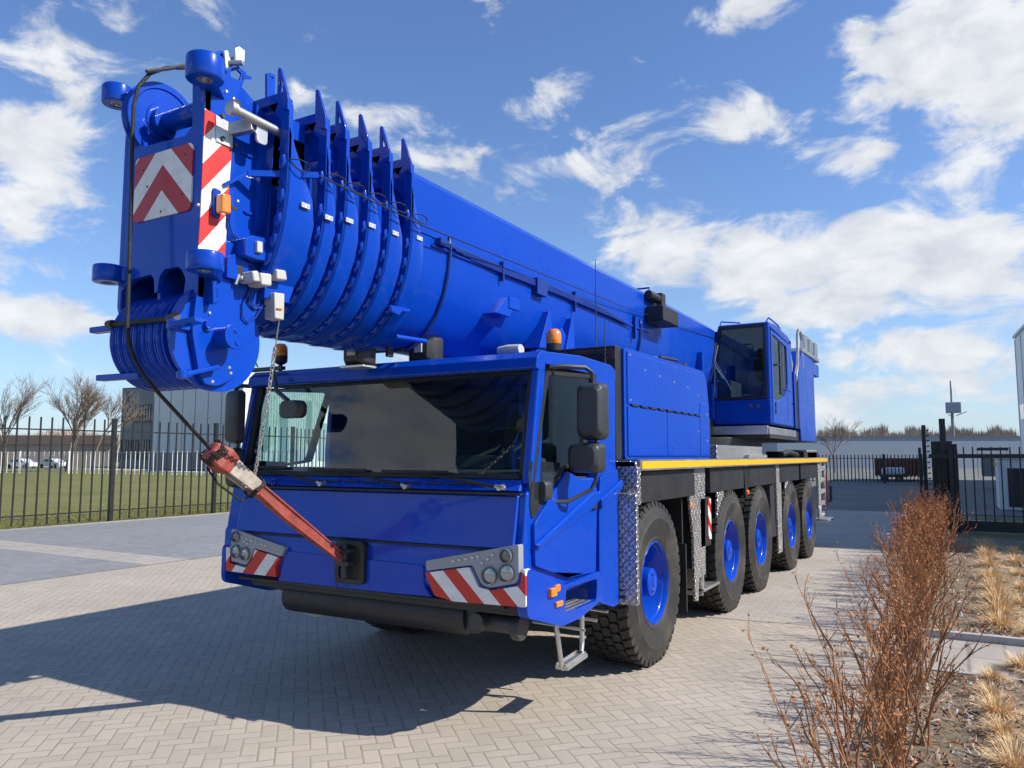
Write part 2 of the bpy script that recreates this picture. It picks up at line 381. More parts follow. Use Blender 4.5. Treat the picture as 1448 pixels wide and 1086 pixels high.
# ================================================================== SETTING
def sheet(name, pts, z, m, th=None):
    b = MB(); n = len(pts); b.add([(x, y, z) for x, y in pts], [tuple(range(n))])
    o = b.build(name, m, fix=False, smooth=0); return struct(o)
def slab(name, pts, z0, z1, m): 
    b = MB(); b.prism(pts, 'z', z0, z1); return struct(b.build(name, m, smooth=0))
def rectp(x0, x1, y0, y1): return [(x0, y0), (x1, y0), (x1, y1), (x0, y1)]
sheet('ground', [(-1500,-1500),(1500,-1500),(1500,1500),(-1500,1500)], -.02, M['field'])
sheet('lawn', [(-75,-25),(-16.9,-25),(-16.9,15),(-20,26),(-26,40),(-40,86),(-160,86),(-160,-25)], -.008, M['lawn'])
sheet('brick_paving', rectp(-16.9, 3.62, -14, 24), -.004, M['paver'])
sheet('service_yard', [(-16.9,24),(-20,26),(-26,40),(-30,135),(90,135),(90,24)], -.003, M['asphalt'])
sheet('light_paving', [(1.3,4.45),(3.62,4.75),(3.62,24),(-3.2,24),(-3.2,5.0)], 0.0, M['yard'])
sheet('parking_bay_near', rectp(-16.5, -8.0, -6, 3.95), 0.001, M['paver_grey'])
sheet('parking_bay_far', rectp(-16.5, -8.0, 4.75, 12.5), 0.001, M['paver_grey'])
sheet('parking_divider', rectp(-16.5, -8.0, 3.95, 4.75), 0.0015, M['paver_light'])
sheet('parking_edge', rectp(-16.9, -16.5, -6, 24), 0.0015, M['paver_light'])
# planting beds either side of a narrow crossing path, with kerbs
def bed(name, pts):
    # gently uneven soil sheet
    x0 = min(p[0] for p in pts); x1 = max(p[0] for p in pts); y0 = min(p[1] for p in pts); y1 = max(p[1] for p in pts)
    nx, ny = int((x1-x0)/.12)+1, int((y1-y0)/.12)+1; b = MB(); vs = []; rr = random.Random(3)
    for i in range(nx+1):
        for j in range(ny+1):
            x, y = x0+(x1-x0)*i/nx, y0+(y1-y0)*j/ny; e = 0 if i in (0, nx) or j in (0, ny) else 1
            vs.append((x, y, .012 + e*(.012*sin(x*5.1+y*1.7)+.01*sin(y*6.3-x*3.1)+rr.uniform(0, .022))))
    fs = [(i*(ny+1)+j, (i+1)*(ny+1)+j, (i+1)*(ny+1)+j+1, i*(ny+1)+j+1) for i in range(nx) for j in range(ny)]
    b.add(vs, fs); return struct(b.build(name, M['soil'], fix=False, smooth=80))
bed('planting_bed_near', rectp(3.24, 9, -3.5, 3.2)); bed('planting_bed_far', rectp(3.24, 9, 4.66, 15.6))
sheet('footpath', rectp(3.24, 14, 3.2, 4.6), .004, M['paver_light'])
b = MB(); b.box(3.3, 9, 4.6, 4.68, -.02, .075); struct(b.build('kerb_far', M['kerb'], bevel=.008))
b = MB(); b.box(3.3, 9, 3.16, 3.22, -.02, .03); struct(b.build('kerb_near', M['kerb'], bevel=.008))
sheet('path', [(-160,78),(-26,40),(-25,43),(-158,83)], .004, M['kerb'])

# ---- far buildings
M['clad_grey'] = mat('grey_wall_panels', (.2, .2, .205), .55, var=.06, vscale=.3)
M['clad_grey2'] = mat('light_grey_wall_panels', (.60, .62, .63), .5, var=.05, vscale=.2)
M['clad_white'] = mat('white_corrugated_cladding', (.78, .80, .80), .45, var=.05, vscale=.3)
M['hall_blue'] = mat('pale_grey_hall_cladding', (.24, .28, .34), .5, var=.04, vscale=.1)
M['winm'] = mat('dark_window', (.02, .025, .03), .08, coat=1)
M['joint'] = mat('panel_joint', (.08, .08, .085), .6)
def gp(u, v): p = px(u, v, z=0); return V((p.x, p.y))
def tall(u, v, P):   # height of pixel v above ground point P
    d = (P - V((CAM.x, CAM.y))).length; q = ((u-724)*_Rt + (543-v)*_Up + FPX*_F); return CAM.z + q.z/sqrt(q.x**2+q.y**2)*d
def along(A, B, t, off, n): p = A.lerp(B, t) + n*off; return p
def wallbox(b, A, B, z0, z1, off0, off1):
    d = (B-A).normalized(); n = V((-d.y, d.x))
    if (V((CAM.x, CAM.y))-A).dot(n) < 0: n = -n
    q = [A+n*off0, B+n*off0, B+n*off1, A+n*off1]; b.prism([tuple(p) for p in q], 'z', z0, z1)
def hall(name, A, Bc, D, h, m, label, cat, group=None, depth=None):
    """building on the quad A (left front), Bc (near corner), D (right end); closed behind"""
    E_ = A + (D-Bc); r = thing(name, label, cat, group, loc=(Bc.x, Bc.y, 0)); return r, E_
def local(b, r):
    L = V(r.location); b.v = [tuple(V(p)-L) for p in b.v]; return b
A, B_ = gp(168, 661.2), gp(214, 661.6); h = tall(214, 548, B_); n = (A-V((CAM.x, CAM.y))).normalized(); n = V((-(B_-A).y, (B_-A).x)).normalized(); n = -n if (V((CAM.x, CAM.y))-A).dot(n) > 0 else n
r = thing('office_block', 'dark grey office building with rows of barred windows beyond the left fence', 'building', loc=(B_.x, B_.y, 0))
b = MB(); b.prism([tuple(p) for p in (A, B_, B_+n*14, A+n*14)], 'z', 0, h); local(b, r).build('wall', M['clad_grey'], r, smooth=0)
b = MB(); b.prism([tuple(p) for p in (A, B_, B_+n*14, A+n*14)], 'z', h, h+.2); local(b, r).build('roof', M['joint'], r, smooth=0)
for k, (t0, t1) in enumerate(((.06,.27),(.36,.58),(.68,.92))):
    for z0, z1 in ((h*.58, h*.78), (h*.12, h*.34)):
        P, Q = A.lerp(B_, t0), A.lerp(B_, t1); b = MB(); wallbox(b, P, Q, z0, z1, .01, .06); wn_ = local(b, r).build('window', M['winm'], r, smooth=0)
        b = MB()
        for q in (.0, .33, .66, .97): wallbox(b, P.lerp(Q, q), P.lerp(Q, q+.03), z0, z1, .06, .14)
        wallbox(b, P, Q, z1, z1+.12, .03, .16); wallbox(b, P, Q, z0-.12, z0, .03, .16)
        local(b, r).build('bars', M['frame_grey'], wn_, smooth=0)
b = MB(); wallbox(b, A.lerp(B_, .1), A.lerp(B_, .22), h*.84, h*.97, .01, .1); local(b, r).build('sign_plate', M['joint'], r, smooth=0)
A, B_ = gp(214.3, 661.9), gp(341, 664.3); h = tall(341, 529, B_); n = V((-(B_-A).y, (B_-A).x)).normalized(); n = -n if (V((CAM.x, CAM.y))-A).dot(n) > 0 else n
r = thing('panel_warehouse', 'plain light grey panelled warehouse between the office building and the white warehouse', 'building', loc=(A.x, A.y, 0))
b = MB(); b.prism([tuple(p) for p in (A, B_, B_+n*30, A+n*30)], 'z', 0, h); local(b, r).build('wall', M['clad_grey2'], r, smooth=0)
for i in range(7):
    b = MB(); t_ = (i+.45)/7; wallbox(b, A.lerp(B_, t_), A.lerp(B_, t_+.0035), .1, h-.1, .01, .04); local(b, r).build('panel_joint', M['clad_grey'], r, smooth=0)
b = MB(); wallbox(b, A, B_, h, h+.25, -2, .12); local(b, r).build('roof_edge', M['joint'], r, smooth=0)
b = MB(); wallbox(b, A.lerp(B_,.02), A.lerp(B_,.98), .1, 2.4, .02, .06); local(b, r).build('plinth', M['clad_grey'], r, smooth=0)
# white corrugated hall behind the cab
A, B_ = gp(339, 667), gp(480, 662); h = tall(339, 524, A); D = B_ + (B_-A).normalized()*2
r = thing('white_warehouse', 'tall white corrugated warehouse seen behind and through the cab', 'building', loc=(A.x, A.y, 0))
b = MB(); n = (A-V((CAM.x, CAM.y))).normalized(); b.prism([tuple(p) for p in (A, D, D+n*25, A+n*25)], 'z', 0, h); local(b, r).build('wall', M['clad_white'], r, smooth=0)
b = MB()
for i in range(44): wallbox(b, A.lerp(D, i/44), A.lerp(D, (i+.5)/44), .2, h-.02, .005, .1)
local(b, r).build('corrugation', M['clad_white'], r, smooth=0)
for t0, t1, z0, z1 in ((.14,.2,.2,.75),(.3,.37,.05,.62),(.55,.6,.3,.8),(.68,.76,.1,.55)):
    b = MB(); wallbox(b, A.lerp(D, t0), A.lerp(D, t1), h*z0, h*z1, .1, .16); local(b, r).build('window', mat('glazing_band', (.25, .38, .40), .12, coat=1), r, smooth=0)
# long low hall on the right
A, B_ = gp(1100, 662), gp(1500, 662); h = tall(1300, 617, gp(1300, 662))
r = thing('long_hall', 'long low pale blue-grey hall behind the rear fence and gate', 'building', loc=(A.x, A.y, 0))
n = V((-(B_-A).y, (B_-A).x)).normalized(); n = n if n.y > 0 else -n
b = MB(); b.prism([tuple(p) for p in (A, B_, B_+n*30, A+n*30)], 'z', 0, h); local(b, r).build('wall', M['hall_blue'], r, smooth=0)
b = MB(); b.prism([tuple(p) for p in (A-n*.2, B_-n*.2, B_+n*30, A+n*30)], 'z', h, h+.06); local(b, r).build('roof', M['clad_grey'], r, smooth=0)
# tall hall at the right edge: its near end throws the shade over the back of the yard
r = thing('side_hall', 'pale panelled hall rising at the right edge of the photo', 'building', loc=(8.6, 66, 0))
c0 = px(1446, 660, y=66); c0 = V((c0.x, c0.y)); c1 = V((11.0, 15.75)); h2 = tall(1446, 478, c0)
b = MB(); b.prism([tuple(p) for p in (c0, c1, c1+V((14,1.2)), c0+V((20,0)))], 'z', 0, h2); local(b, r).build('wall', M['clad_white'], r, smooth=0)
b = MB()
for i in range(16): wallbox(b, c0.lerp(c1, i/16), c0.lerp(c1, i/16+.002), .1, h2-.1, .01, .05)
local(b, r).build('panel_joint', M['clad_grey2'], r, smooth=0)
b = MB(); wallbox(b, c0.lerp(c1, .02), c0.lerp(c1, .06), h2*.42, h2*.52, .01, .05); local(b, r).build('window', M['winm'], r, smooth=0)
b = MB(); b.prism([tuple(p) for p in (c0+V((-.15,0)), c1+V((-.15,0)), c1+V((14,1.2)), c0+V((20,0)))], 'z', h2, h2+.2); local(b, r).build('roof', M['clad_grey2'], r, smooth=0)
# low brown building far left
A, B_ = gp(-60, 658.5), gp(160, 658.5); h = tall(60, 608, gp(60, 658.5))
r = thing('brown_sheds', 'low brown shed roof line far beyond the white fence', 'building', loc=(A.x, A.y, 0)); n = (A-V((CAM.x, CAM.y))).normalized()
b = MB(); b.prism([tuple(p) for p in (A, B_, B_+n*20, A+n*20)], 'z', 0, h*.6); local(b, r).build('wall', mat('shed_wall', (.28, .24, .2), .8, var=.2, vscale=.4), r, smooth=0)
b = MB(); b.prism([tuple(p) for p in (A-n*.5, B_-n*.5, B_+n*20, A+n*20)], 'z', h*.6, h*.85); local(b, r).build('roof', mat('shed_roof', (.15, .11, .09), .8), r, smooth=0)

# ---- fences
def picket_fence(name, pts, post_every, h, label, mt, group=None, pitch=.12, pw=.022, postw=.07, rails=(.12, -.22), posth=.04):
    """pts: polyline on the ground; bays are parts (pickets and rails), each post a part"""
    r = thing(name, label, 'fence', group, loc=(pts[0][0], pts[0][1], 0)); P = [V((x, y, 0)) for x, y in pts]; cum = [0]
    for i in range(1, len(P)): cum.append(cum[-1] + (P[i]-P[i-1]).length)
    def at(s):
        for i in range(1, len(P)):
            if s <= cum[i] or i == len(P)-1: return P[i-1].lerp(P[i], (s-cum[i-1])/(cum[i]-cum[i-1]))
    s = 0; L = cum[-1]
    while s < L-.01:
        e = min(s+post_every, L); a, c = at(s), at(e); d = (c-a); ln = d.length; u_ = d.normalized()
        b = MB(); b.box(-postw/2, postw/2, -postw/2, postw/2, -.02, h+posth); b.v = [tuple(V(q)+a-P[0]) for q in b.v]; b.build('post', mt, r, smooth=0)
        b = MB(); k = max(1, int(ln/pitch)); off = V((0,0,0))
        for i in range(1, k): q = a + u_*(ln*i/k); b.box(q.x-pw/2, q.x+pw/2, q.y-pw/2, q.y+pw/2, .04, h)
        for z in rails: zz = z if z > 0 else h+z; b.bar(a+V((0,0,zz)), c+V((0,0,zz)), .03, .035)
        b.v = [tuple(V(q)-P[0]) for q in b.v]; b.build('picket_bay', mt, r, smooth=0); s = e
    b = MB(); b.box(-postw/2, postw/2, -postw/2, postw/2, -.02, h+posth); b.v = [tuple(V(q)+P[-1]-P[0]) for q in b.v]; b.build('post', mt, r, smooth=0)
    return r
picket_fence('picket_fence', [(-17.0, -1.55),(-16.95,8.9),(-16.95,15.2),(-17.6,18.6),(-19.6,22),(-22,25.5),(-27,31)], 3.5, 2.86, 'black steel picket fence between the paving and the lawn on the left', M['picket'], pitch=.27, pw=.034, postw=.11, rails=(.30, -.33))
WF = [gp(-60, 669.5), gp(60, 669.5), gp(170, 671), gp(300, 673), gp(420, 676)]
picket_fence('white_fence', [tuple(p) for p in WF], 6.5, 2.3, 'thin white bar fence along the path across the lawn', M['white_metal'], pitch=.62, pw=.055, postw=.16, rails=(.3, -.1))
picket_fence('rear_fence', [tuple(gp(1120, 682)), tuple(gp(1240, 683)), tuple(gp(1304, 684.5))], 6.0, tall(1200, 643, gp(1200, 682.5)), 'dark picket fence closing the yard behind the crane', M['picket'], pitch=.22, pw=.065, postw=.18, rails=(.14, -.25))

# ---- sliding gate on the right
gt = thing('sliding_gate', 'black steel sliding gate with thick bottom beam at the right', 'gate', loc=(3.8, 17.1, 0))
gy0 = 17.3
def GX(u): return px(u, 700, y=gy0).x
zt = px(1400, 642, y=gy0).z; zb0 = px(1400, 757, y=gy0).z; zb1 = px(1400, 737, y=gy0).z
L_ = V(gt.location)
def gb(name, fn): b = MB(); fn(b); b.v = [tuple(V(q)-L_) for q in b.v]; return b.build(name, M['picket'], gt, smooth=0, bevel=.004)
gb('bottom_beam', lambda b: b.box(GX(1344), 8.5, gy0-.05, gy0+.07, max(.04, zb0), zb1))
gb('top_rail', lambda b: b.box(GX(1316), 8.5, gy0-.03, gy0+.03, zt-.1, zt))
def f(b):
    x = GX(1352)
    while x < 8.4: b.box(x, x+.03, gy0-.015, gy0+.015, zb1, zt+.17); x += .19
gb('bars', f)
gb('end_stile', lambda b: b.box(GX(1344), GX(1350), gy0-.05, gy0+.05, zb0, zt+.12))
gp1 = thing('gate_pillar', 'tall black steel guide pillar with stepped housings where the gate closes', 'gate pillar', loc=(3.5, 17.8, 0))
L2 = V(gp1.location)
def pb(name, u0, u1, vt, y, d, m='picket', z0=-.02):
    a, c = px(u0, vt, y=y), px(u1, vt, y=y); b = MB(); b.box(a.x, c.x, y, y+d, z0, a.z); b.v = [tuple(V(q)-L2) for q in b.v]; return b.build(name, M[m], gp1, smooth=0, bevel=.006)
pb('guide_post', 1327, 1336, 592, 17.7, .15); pb('housing', 1316, 1346, 624, 17.95, .5); pb('housing', 1322, 1353, 628, 18.1, .4); pb('side_post', 1344, 1354, 640, 17.6, .12)
for u in (1318, 1327, 1337): pb('bar', u-1, u+1, 637, 17.55, .03)
gp2 = thing('receiving_post', 'slim black gate receiving post with roller teeth, left of the tall pillar', 'gate post', loc=(3.0, 20.0, 0)); L2 = V(gp2.location)
gp1_ = gp1; gp1 = gp2
pb('post', 1302.5, 1308, 601, 20.0, .14); pb('side_bar', 1298, 1302, 633, 19.9, .08)
p = px(1310, 601, y=20.0); b = MB()
for i in range(16): z = p.z-.15-i*.15; b.cyl((p.x-.02, 20.05, z), (p.x+.05, 20.05, z+.02), .02, n=6)
b.v = [tuple(V(q)-L2) for q in b.v]; b.build('roller_teeth', M['picket'], gp2)
gp1 = gp1_

# ---- things standing behind the gate
r = thing('equipment_cabinet', 'grey steel cabinet with black side door standing behind the gate', 'cabinet', loc=(6.2, 27, 0)); L2 = V(r.location)
def cb(name, u0, u1, v0, v1, y, d, m, par=None, bev=.02):
    a, c = px(u0, v0, y=y), px(u1, v1, y=y); b = MB(); b.box(min(a.x, c.x), max(a.x, c.x), y, y+d, max(0, c.z), a.z); b.v = [tuple(V(q)-L2) for q in b.v]; return b.build(name, m, par or r, smooth=0, bevel=bev)
cb('body', 1410, 1475, 648, 740, 27, 2.2, M['clad_grey2']); cb('door', 1424, 1470, 662, 718, 26.95, .06, M['black']); cb('roof', 1406, 1480, 645, 649, 26.9, 2.5, M['clad_white'])
cb('warning_sticker', 1405, 1409, 654, 659, 26.9, .05, M['yellow'])
r = thing('loading_frame', 'dark open steel frame in front of the long hall', 'steel frame', loc=(8.4, 45, 0)); L2 = V(r.location)
for u0, u1, v0, v1 in ((1381,1384,634,676),(1423,1426,634,676)): cb('upright', u0, u1, v0, v1, 45, .2, M['frame_grey'])
cb('crossbeam', 1381, 1426, 633, 637, 45, .2, M['frame_grey']); cb('tank', 1388, 1420, 648, 674, 46, 2, M['clad_grey'])
r = thing('rust_container', 'rusty brown open container behind the rear fence', 'container', loc=(0, 60, 0)); L2 = V(r.location)
M['rust'] = mat('rusty_steel', (.16, .06, .035), .8, var=.35, vscale=1.2)
cb('wall', 1236, 1306, 648, 673, 60, 5, M['rust'])
b = MB()
a_, c_ = px(1236, 650, y=60), px(1306, 672, y=60)
for i in range(14): x = a_.x + (c_.x-a_.x)*(i+.3)/14; b.box(x, x+.14, 59.9, 60, .3, a_.z)
b.v = [tuple(V(q)-L2) for q in b.v]; b.build('ribs', M['rust'], r, smooth=0); cb('corner_post', 1258, 1261, 646, 676, 59.7, .25, mat('orange_rust', (.3, .1, .05), .8))
r = thing('white_trailer', 'low white trailer frame in front of the rusty container', 'trailer', loc=(0, 58, 0)); L2 = V(r.location)
cb('body', 1246, 1278, 661, 672, 57.5, 1.6, M['white_metal'], bev=.15); cb('chassis', 1244, 1282, 672, 675, 57.4, 1.8, M['frame_grey'])
for u in (1251, 1271):
    p = px(u, 675, y=57.3); b = MB(); b.lathe([(.05,0),(.24,0),(.24,.25),(.05,.25)], (p.x, 57.2, .24), 'y', 14); b.v = [tuple(V(q)-L2) for q in b.v]; b.build('wheel', M['rubber'], r)

# ---- telecom mast
P = gp(1348, 664); d_ = (P-V((CAM.x, CAM.y))).length
r = thing('telecom_mast', 'slim telecom mast with boxy grey cabinet half way up beyond the hall', 'mast', loc=(P.x, P.y+20, 0)); L2 = V(r.location); Y = P.y+20
p = px(1348, 617, y=Y); q = px(1348, 538, y=Y); b = MB(); b.tube([(p.x, Y, 0), (p.x, Y, px(1348, 582, y=Y).z)], [.26, .23], 10); b.tube([(p.x, Y, px(1348, 582, y=Y).z), (p.x, Y, q.z)], [.16, .10], 8); b.v = [tuple(V(k)-L2) for k in b.v]; b.build('pole', M['clad_grey'], r)
cb('platform_cabinet', 1336.5, 1359.5, 569, 583, Y-1.2, 2.4, M['hall_blue'], bev=.05)
for u in (1346, 1350.5): cb('antenna', u-.5, u+.5, 548, 561, Y-.5, .3, M['clad_grey'], bev=.05)
b = MB(); a_, c_, e_ = px(1352, 588, y=Y), px(1367, 582, y=Y), px(1340, 586, y=Y); b.tube([a_, c_], .08, 5); b.tube([px(1349, 590, y=Y), e_], .06, 5); b.v = [tuple(V(k)-L2) for k in b.v]; b.build('bracket', M['clad_grey2'], r)

# ---- bare trees
M['bark'] = mat('bare_bark', (.17, .135, .105), .9, var=.3, vscale=3)
M['twig'] = mat('winter_twigs', (.20, .155, .12), .9, var=.25, vscale=2)
def bare_tree(h, seed, stems=1, spread=.5, levels=5):
    rr = random.Random(seed); tr = MB(); tw = MB()
    def grow(b, p, d, ln, r0, lv):
        pts = [p]; k = 3; 
        for i in range(k):
            d = (d + V((rr.uniform(-.14,.14), rr.uniform(-.14,.14), rr.uniform(-.04,.1)))).normalized(); pts.append(pts[-1] + d*ln/k)
        (tr if lv < 2 else tw).tube(pts, [r0, r0*.85, r0*.72, r0*.6], 6 if lv < 2 else 3, False)
        if lv >= levels: return
        n = rr.choice((3, 4, 5)) if lv < 4 else 4
        for i in range(n):
            t = rr.uniform(.35, 1) if i else 1.0; q = pts[0].lerp(pts[-1], t) if t < 1 else pts[-1]
            if t < 1: s_ = t*k; ii = int(s_); q = pts[ii].lerp(pts[min(ii+1, k)], s_-ii)
            a = V((rr.gauss(0,1), rr.gauss(0,1), rr.gauss(.15,.5))).normalized(); nd = (d + a*rr.uniform(spread*.7, spread*1.5)).normalized()
            grow(b, q, nd, ln*rr.uniform(.58,.8), r0*.58, lv+1)
    for s_ in range(stems):
        grow(tr, V((s_*h*.05, 0, 0)), V((rr.uniform(-.06,.06), 0, 1)), h*.32, h*.012, 0)
    return tr, tw
def place_tree(name, label, P, h, seed, stems=1, group=None):
    r = thing(name, label, 'tree', group, loc=(P.x, P.y, 0)); tr, tw = bare_tree(h, seed, stems)
    zm = max(q[2] for q in tw.v); k = h/zm
    for m_ in (tr, tw): m_.v = [(a*k, b_*k, c*k) for a, b_, c in m_.v]
    tr.build('trunk', M['bark'], r, fix=False, smooth=60); tw.build('crown', M['twig'], r, fix=False, smooth=0); return r
G_ = 'bare trees beyond the left fence'
for lab, u, vb, vt, sd_, st in (('bare wide tree at the left edge of the lawn', 8, 667, 520, 3, 1), ('bare twin-stemmed tree with a broad crown, between the other two', 93, 667, 517, 11, 2), ('small bare tree nearest the dark office building', 130, 665, 545, 5, 1)):
    P = gp(u, vb); place_tree('bare_tree', lab, P, tall(u, vt, P), sd_, st, G_)
P = gp(1181, 668.5); place_tree('bare_tree', 'lone bare round tree in front of the long hall behind the crane', P, tall(1181, 584, P), 21)
# far off winter scrub on the horizon: reads as one mass
rr = random.Random(5); b = MB()
for i in range(4200):
    right = rr.random() < .68
    if right: u = rr.uniform(1160, 1445); Y = rr.uniform(190, 240)
    else: u = rr.uniform(-20, 345); Y = rr.uniform(120, 150)
    if right: P = V((px(u, 645, y=Y).x, Y)); ht = (tall(u, 606 + 5*sin(u*.11) + 4*sin(u*.31+1), P))*rr.uniform(.72, 1.05)
    else:
        d = ((u-724)*_Rt + 0*_Up + FPX*_F); d = V((d.x, d.y)).normalized(); P = V((CAM.x, CAM.y)) + d*rr.uniform(260, 300); ht = tall(u, 606 + 5*sin(u*.05), P)*rr.uniform(.7, 1.05)
    for k in range(5):
        a = rr.uniform(0, 6.28); rad = rr.uniform(.2, 1.8); zt_ = ht*rr.uniform(.75, 1); wd = .45
        q = V((P.x+cos(a)*rad, P.y+sin(a)*rad, zt_)); b.add([(P.x-wd, P.y, 0), (P.x+wd, P.y, 0), q], [(0,1,2)]); b.add([(P.x, P.y-wd, ht*.3), (P.x, P.y+wd, ht*.3), (q.x+rr.uniform(-1.4,1.4), q.y, zt_*.95)], [(0,1,2)])
o = b.build('winter_scrub', mat('winter_scrub', (.40, .31, .235), .9, var=.3, vscale=.6), fix=False, smooth=0); tag(o, 'brown leafless scrub along the far horizon', 'scrub'); o['kind'] = 'stuff'

# ---- parked cars behind the white fence
def car(u, v, rz, col, label):
    P = gp(u, v); r = thing('parked_car', label, 'car', 'cars parked beyond the white fence', (P.x, P.y, 0), rz)
    b = MB(); prof = [(-2.1,.3),(-2.15,.75),(-1.9,.92),(-1.5,.98),(-.9,1.42),(.6,1.45),(1.25,1.0),(1.95,.88),(2.15,.65),(2.12,.3)]
    b.prism(prof, 'y', -.85, .85); b.build('body', mat('car_paint', col, .25, coat=1), r, bevel=.05)
    for y in (-.87, .87):
        b = MB(); b.prism([(-1.3,1.0),(-.85,1.35),(.5,1.38),(1.05,1.0)], 'y', y-.01, y+.01); b.build('side_window', M['winm'], r, smooth=0)
        for x in (-1.3, 1.35):
            b = MB(); b.lathe([(.04,-.1),(.32,-.1),(.33,0),(.32,.1),(.04,.1)], (x, y*.95, .33), 'y', 18); b.build('wheel', M['rubber'], r)
car(30, 662.5, R(20), (.75,.76,.77), 'white car parked beyond the lawn at far left'); car(75, 662, R(10), (.62,.63,.65), 'silver car parked to the right of the white car beyond the lawn')
# ================================================================== CRANE
crane = thing('mobile_crane', 'big blue five-axle mobile crane with its telescopic boom laid over the cab', 'mobile crane')
BL = M['blue']
def P_(name, fn, m=BL, par=None, bevel=0, smooth=35):
    b = MB(); fn(b); return b.build(name, m, par or crane, smooth=smooth, bevel=bevel)
# ---------------------------------------------------------------- driver's cab
CW = 1.42
lower = [(0.03,.86),(-.03,.95),(-.02,1.22),(.0,1.25),(.05,1.585),(.085,1.60),(.12,1.665),(1.58,1.665),(1.58,.66),(1.2,.66),(1.17,.86)]
cab = P_('cab', lambda b: b.prism(lower, 'x', -CW, CW), bevel=.025)
# bonnet panel, proud of the nose and with a shadow gap round it
P_('bonnet', lambda b: b.loft([[(-1.26,-.02,1.22),(1.37,-.02,1.22),(1.37,.05,1.57),(-1.26,.05,1.57)],[(-1.25,-.045,1.225),(1.36,-.045,1.225),(1.36,.025,1.565),(-1.25,.025,1.565)]]), bevel=.008)
def nose(b):   # lower nose between the lamps
    b.prism(xz([(404,779),(599,799),(601,830),(612,845),(392,826)], -.035), 'y', -.040, 0.0)
P_('nose_panel', nose, bevel=.012)
P_('seam', lambda b: (b.box(-1.3, 1.4, -.01, .03, 1.572, 1.587), b.box(-1.3,1.38,-.035,0,1.205,1.218)), M['seal'])
# cowl under the windscreen
P_('cowl', lambda b: b.loft([[(-1.3,.045,1.592),(1.38,.045,1.592),(1.38,.10,1.665),(-1.3,.10,1.665)],[(-1.3,.01,1.60),(1.38,.01,1.60),(1.36,.085,1.672),(-1.28,.085,1.672)]]), bevel=.006)
def cow(b):
    for i in range(9): x = -.55+i*.19; b.box(x, x+.15, .035, .06, 1.635, 1.645)
P_('cowl_slots', cow, M['seal'])
# windscreen
z0, z1 = 1.675, 2.485
def wy(z): return .10 + (z-1.67)*.19
def wsquad(x0, x1, za, zb, dy=0.0): return [(x0, wy(za)+dy, za), (x1, wy(za)+dy, za), (x1, wy(zb)+dy, zb), (x0, wy(zb)+dy, zb)]
P_('windscreen', lambda b: b.add(wsquad(-1.33, 1.36, z0, z1, .012), [(0,1,2,3)]), M['glass'], smooth=0)
def frit(b):
    for a in ((-1.36,-1.30,z0,z1),(1.33,1.38,z0,z1),(-1.36,1.38,z0,z0+.035),(-1.36,1.38,z1-.06,z1)): b.loft([wsquad(*a, -.004), wsquad(*a, .03)])
P_('windscreen_seal', frit, M['seal'])
def apil(b):
    for s in (-1, 1):
        x0, x1 = sorted((s*1.36, s*1.425)); b.loft([[(x0, .075, 1.64), (x1, .085, 1.64), (x1, .24, 1.64), (x0, .24, 1.64)], [(x0, .225, 2.5), (x1, .235, 2.5), (x1, .33, 2.5), (x0, .33, 2.5)]])
P_('windscreen_pillar', apil, bevel=.02)
roofp = [(.19,2.43),(.175,2.44),(.19,2.51),(.25,2.56),(.9,2.60),(1.5,2.59),(1.6,2.55),(1.6,2.475),(.26,2.475),(.25,2.43)]
roof = P_('roof', lambda b: b.prism(roofp, 'x', -1.425, 1.425), bevel=.022)
P_('rear_wall', lambda b: b.box(-1.42, 1.42, 1.5, 1.6, 1.66, 2.49), bevel=.015)
for s in (-1, 1):
    x0, x1 = sorted((s*1.36, s*1.424))
    # side panel behind the door window
    P_('rear_pillar', lambda b: b.prism([(1.14,1.66),(1.23,1.66),(1.585,1.66),(1.6,2.5),(1.19,2.5),(1.14,1.9)], 'x', x0, x1), bevel=.012)
P_('interior_floor', lambda b: b.box(-1.36, 1.36, .25, 1.52, 1.60, 1.672), M['dark'])
P_('headlining', lambda b: b.box(-1.36, 1.36, .3, 1.5, 2.44, 2.473), M['dark'])
P_('interior_rear', lambda b: b.box(-1.36, 1.36, 1.44, 1.499, 1.67, 2.47), M['dark'])
P_('dashboard', lambda b: (b.prism([(.16,1.675),(.2,1.72),(.4,1.74),(.5,1.70),(.5,1.675)], 'x', -1.3, 1.3), b.prism([(.35,1.74),(.42,1.84),(.55,1.80),(.55,1.70)], 'x', .35, 1.1)), M['dark'], bevel=.02)
sw = MB(); c = V((.85,.62,1.93)); ax = V((0,-.55,.8)).normalized(); u_ = V((1,0,0)); v_ = ax.cross(u_)
sw.tube([c + (u_*cos(t)+v_*sin(t))*.22 for t in [2*pi*i/24 for i in range(25)]], .014, 6, False)
for t in (0, 2.1, 4.2): sw.tube([c - ax*.04, c+(u_*cos(t)+v_*sin(t))*.22], .012, 5)
sw.tube([c - ax*.05, c - ax*.35], .03, 8); sw.build('steering_wheel', M['frame_grey'], crane)
for x in (-.75, .8):
    st = P_('seat', lambda b: b.box(x-.25, x+.25, .75, 1.2, 1.7, 1.82), M['seatm'], bevel=.04)
    P_('seat_back', lambda b: b.prism([(1.12,1.8),(1.24,1.8),(1.36,2.3),(1.26,2.3)], 'x', x-.24, x+.24), M['seatm'], st, bevel=.04)
    P_('headrest', lambda b: b.box(x-.14, x+.14, 1.25, 1.36, 2.29, 2.42), M['seatm'], st, bevel=.03)
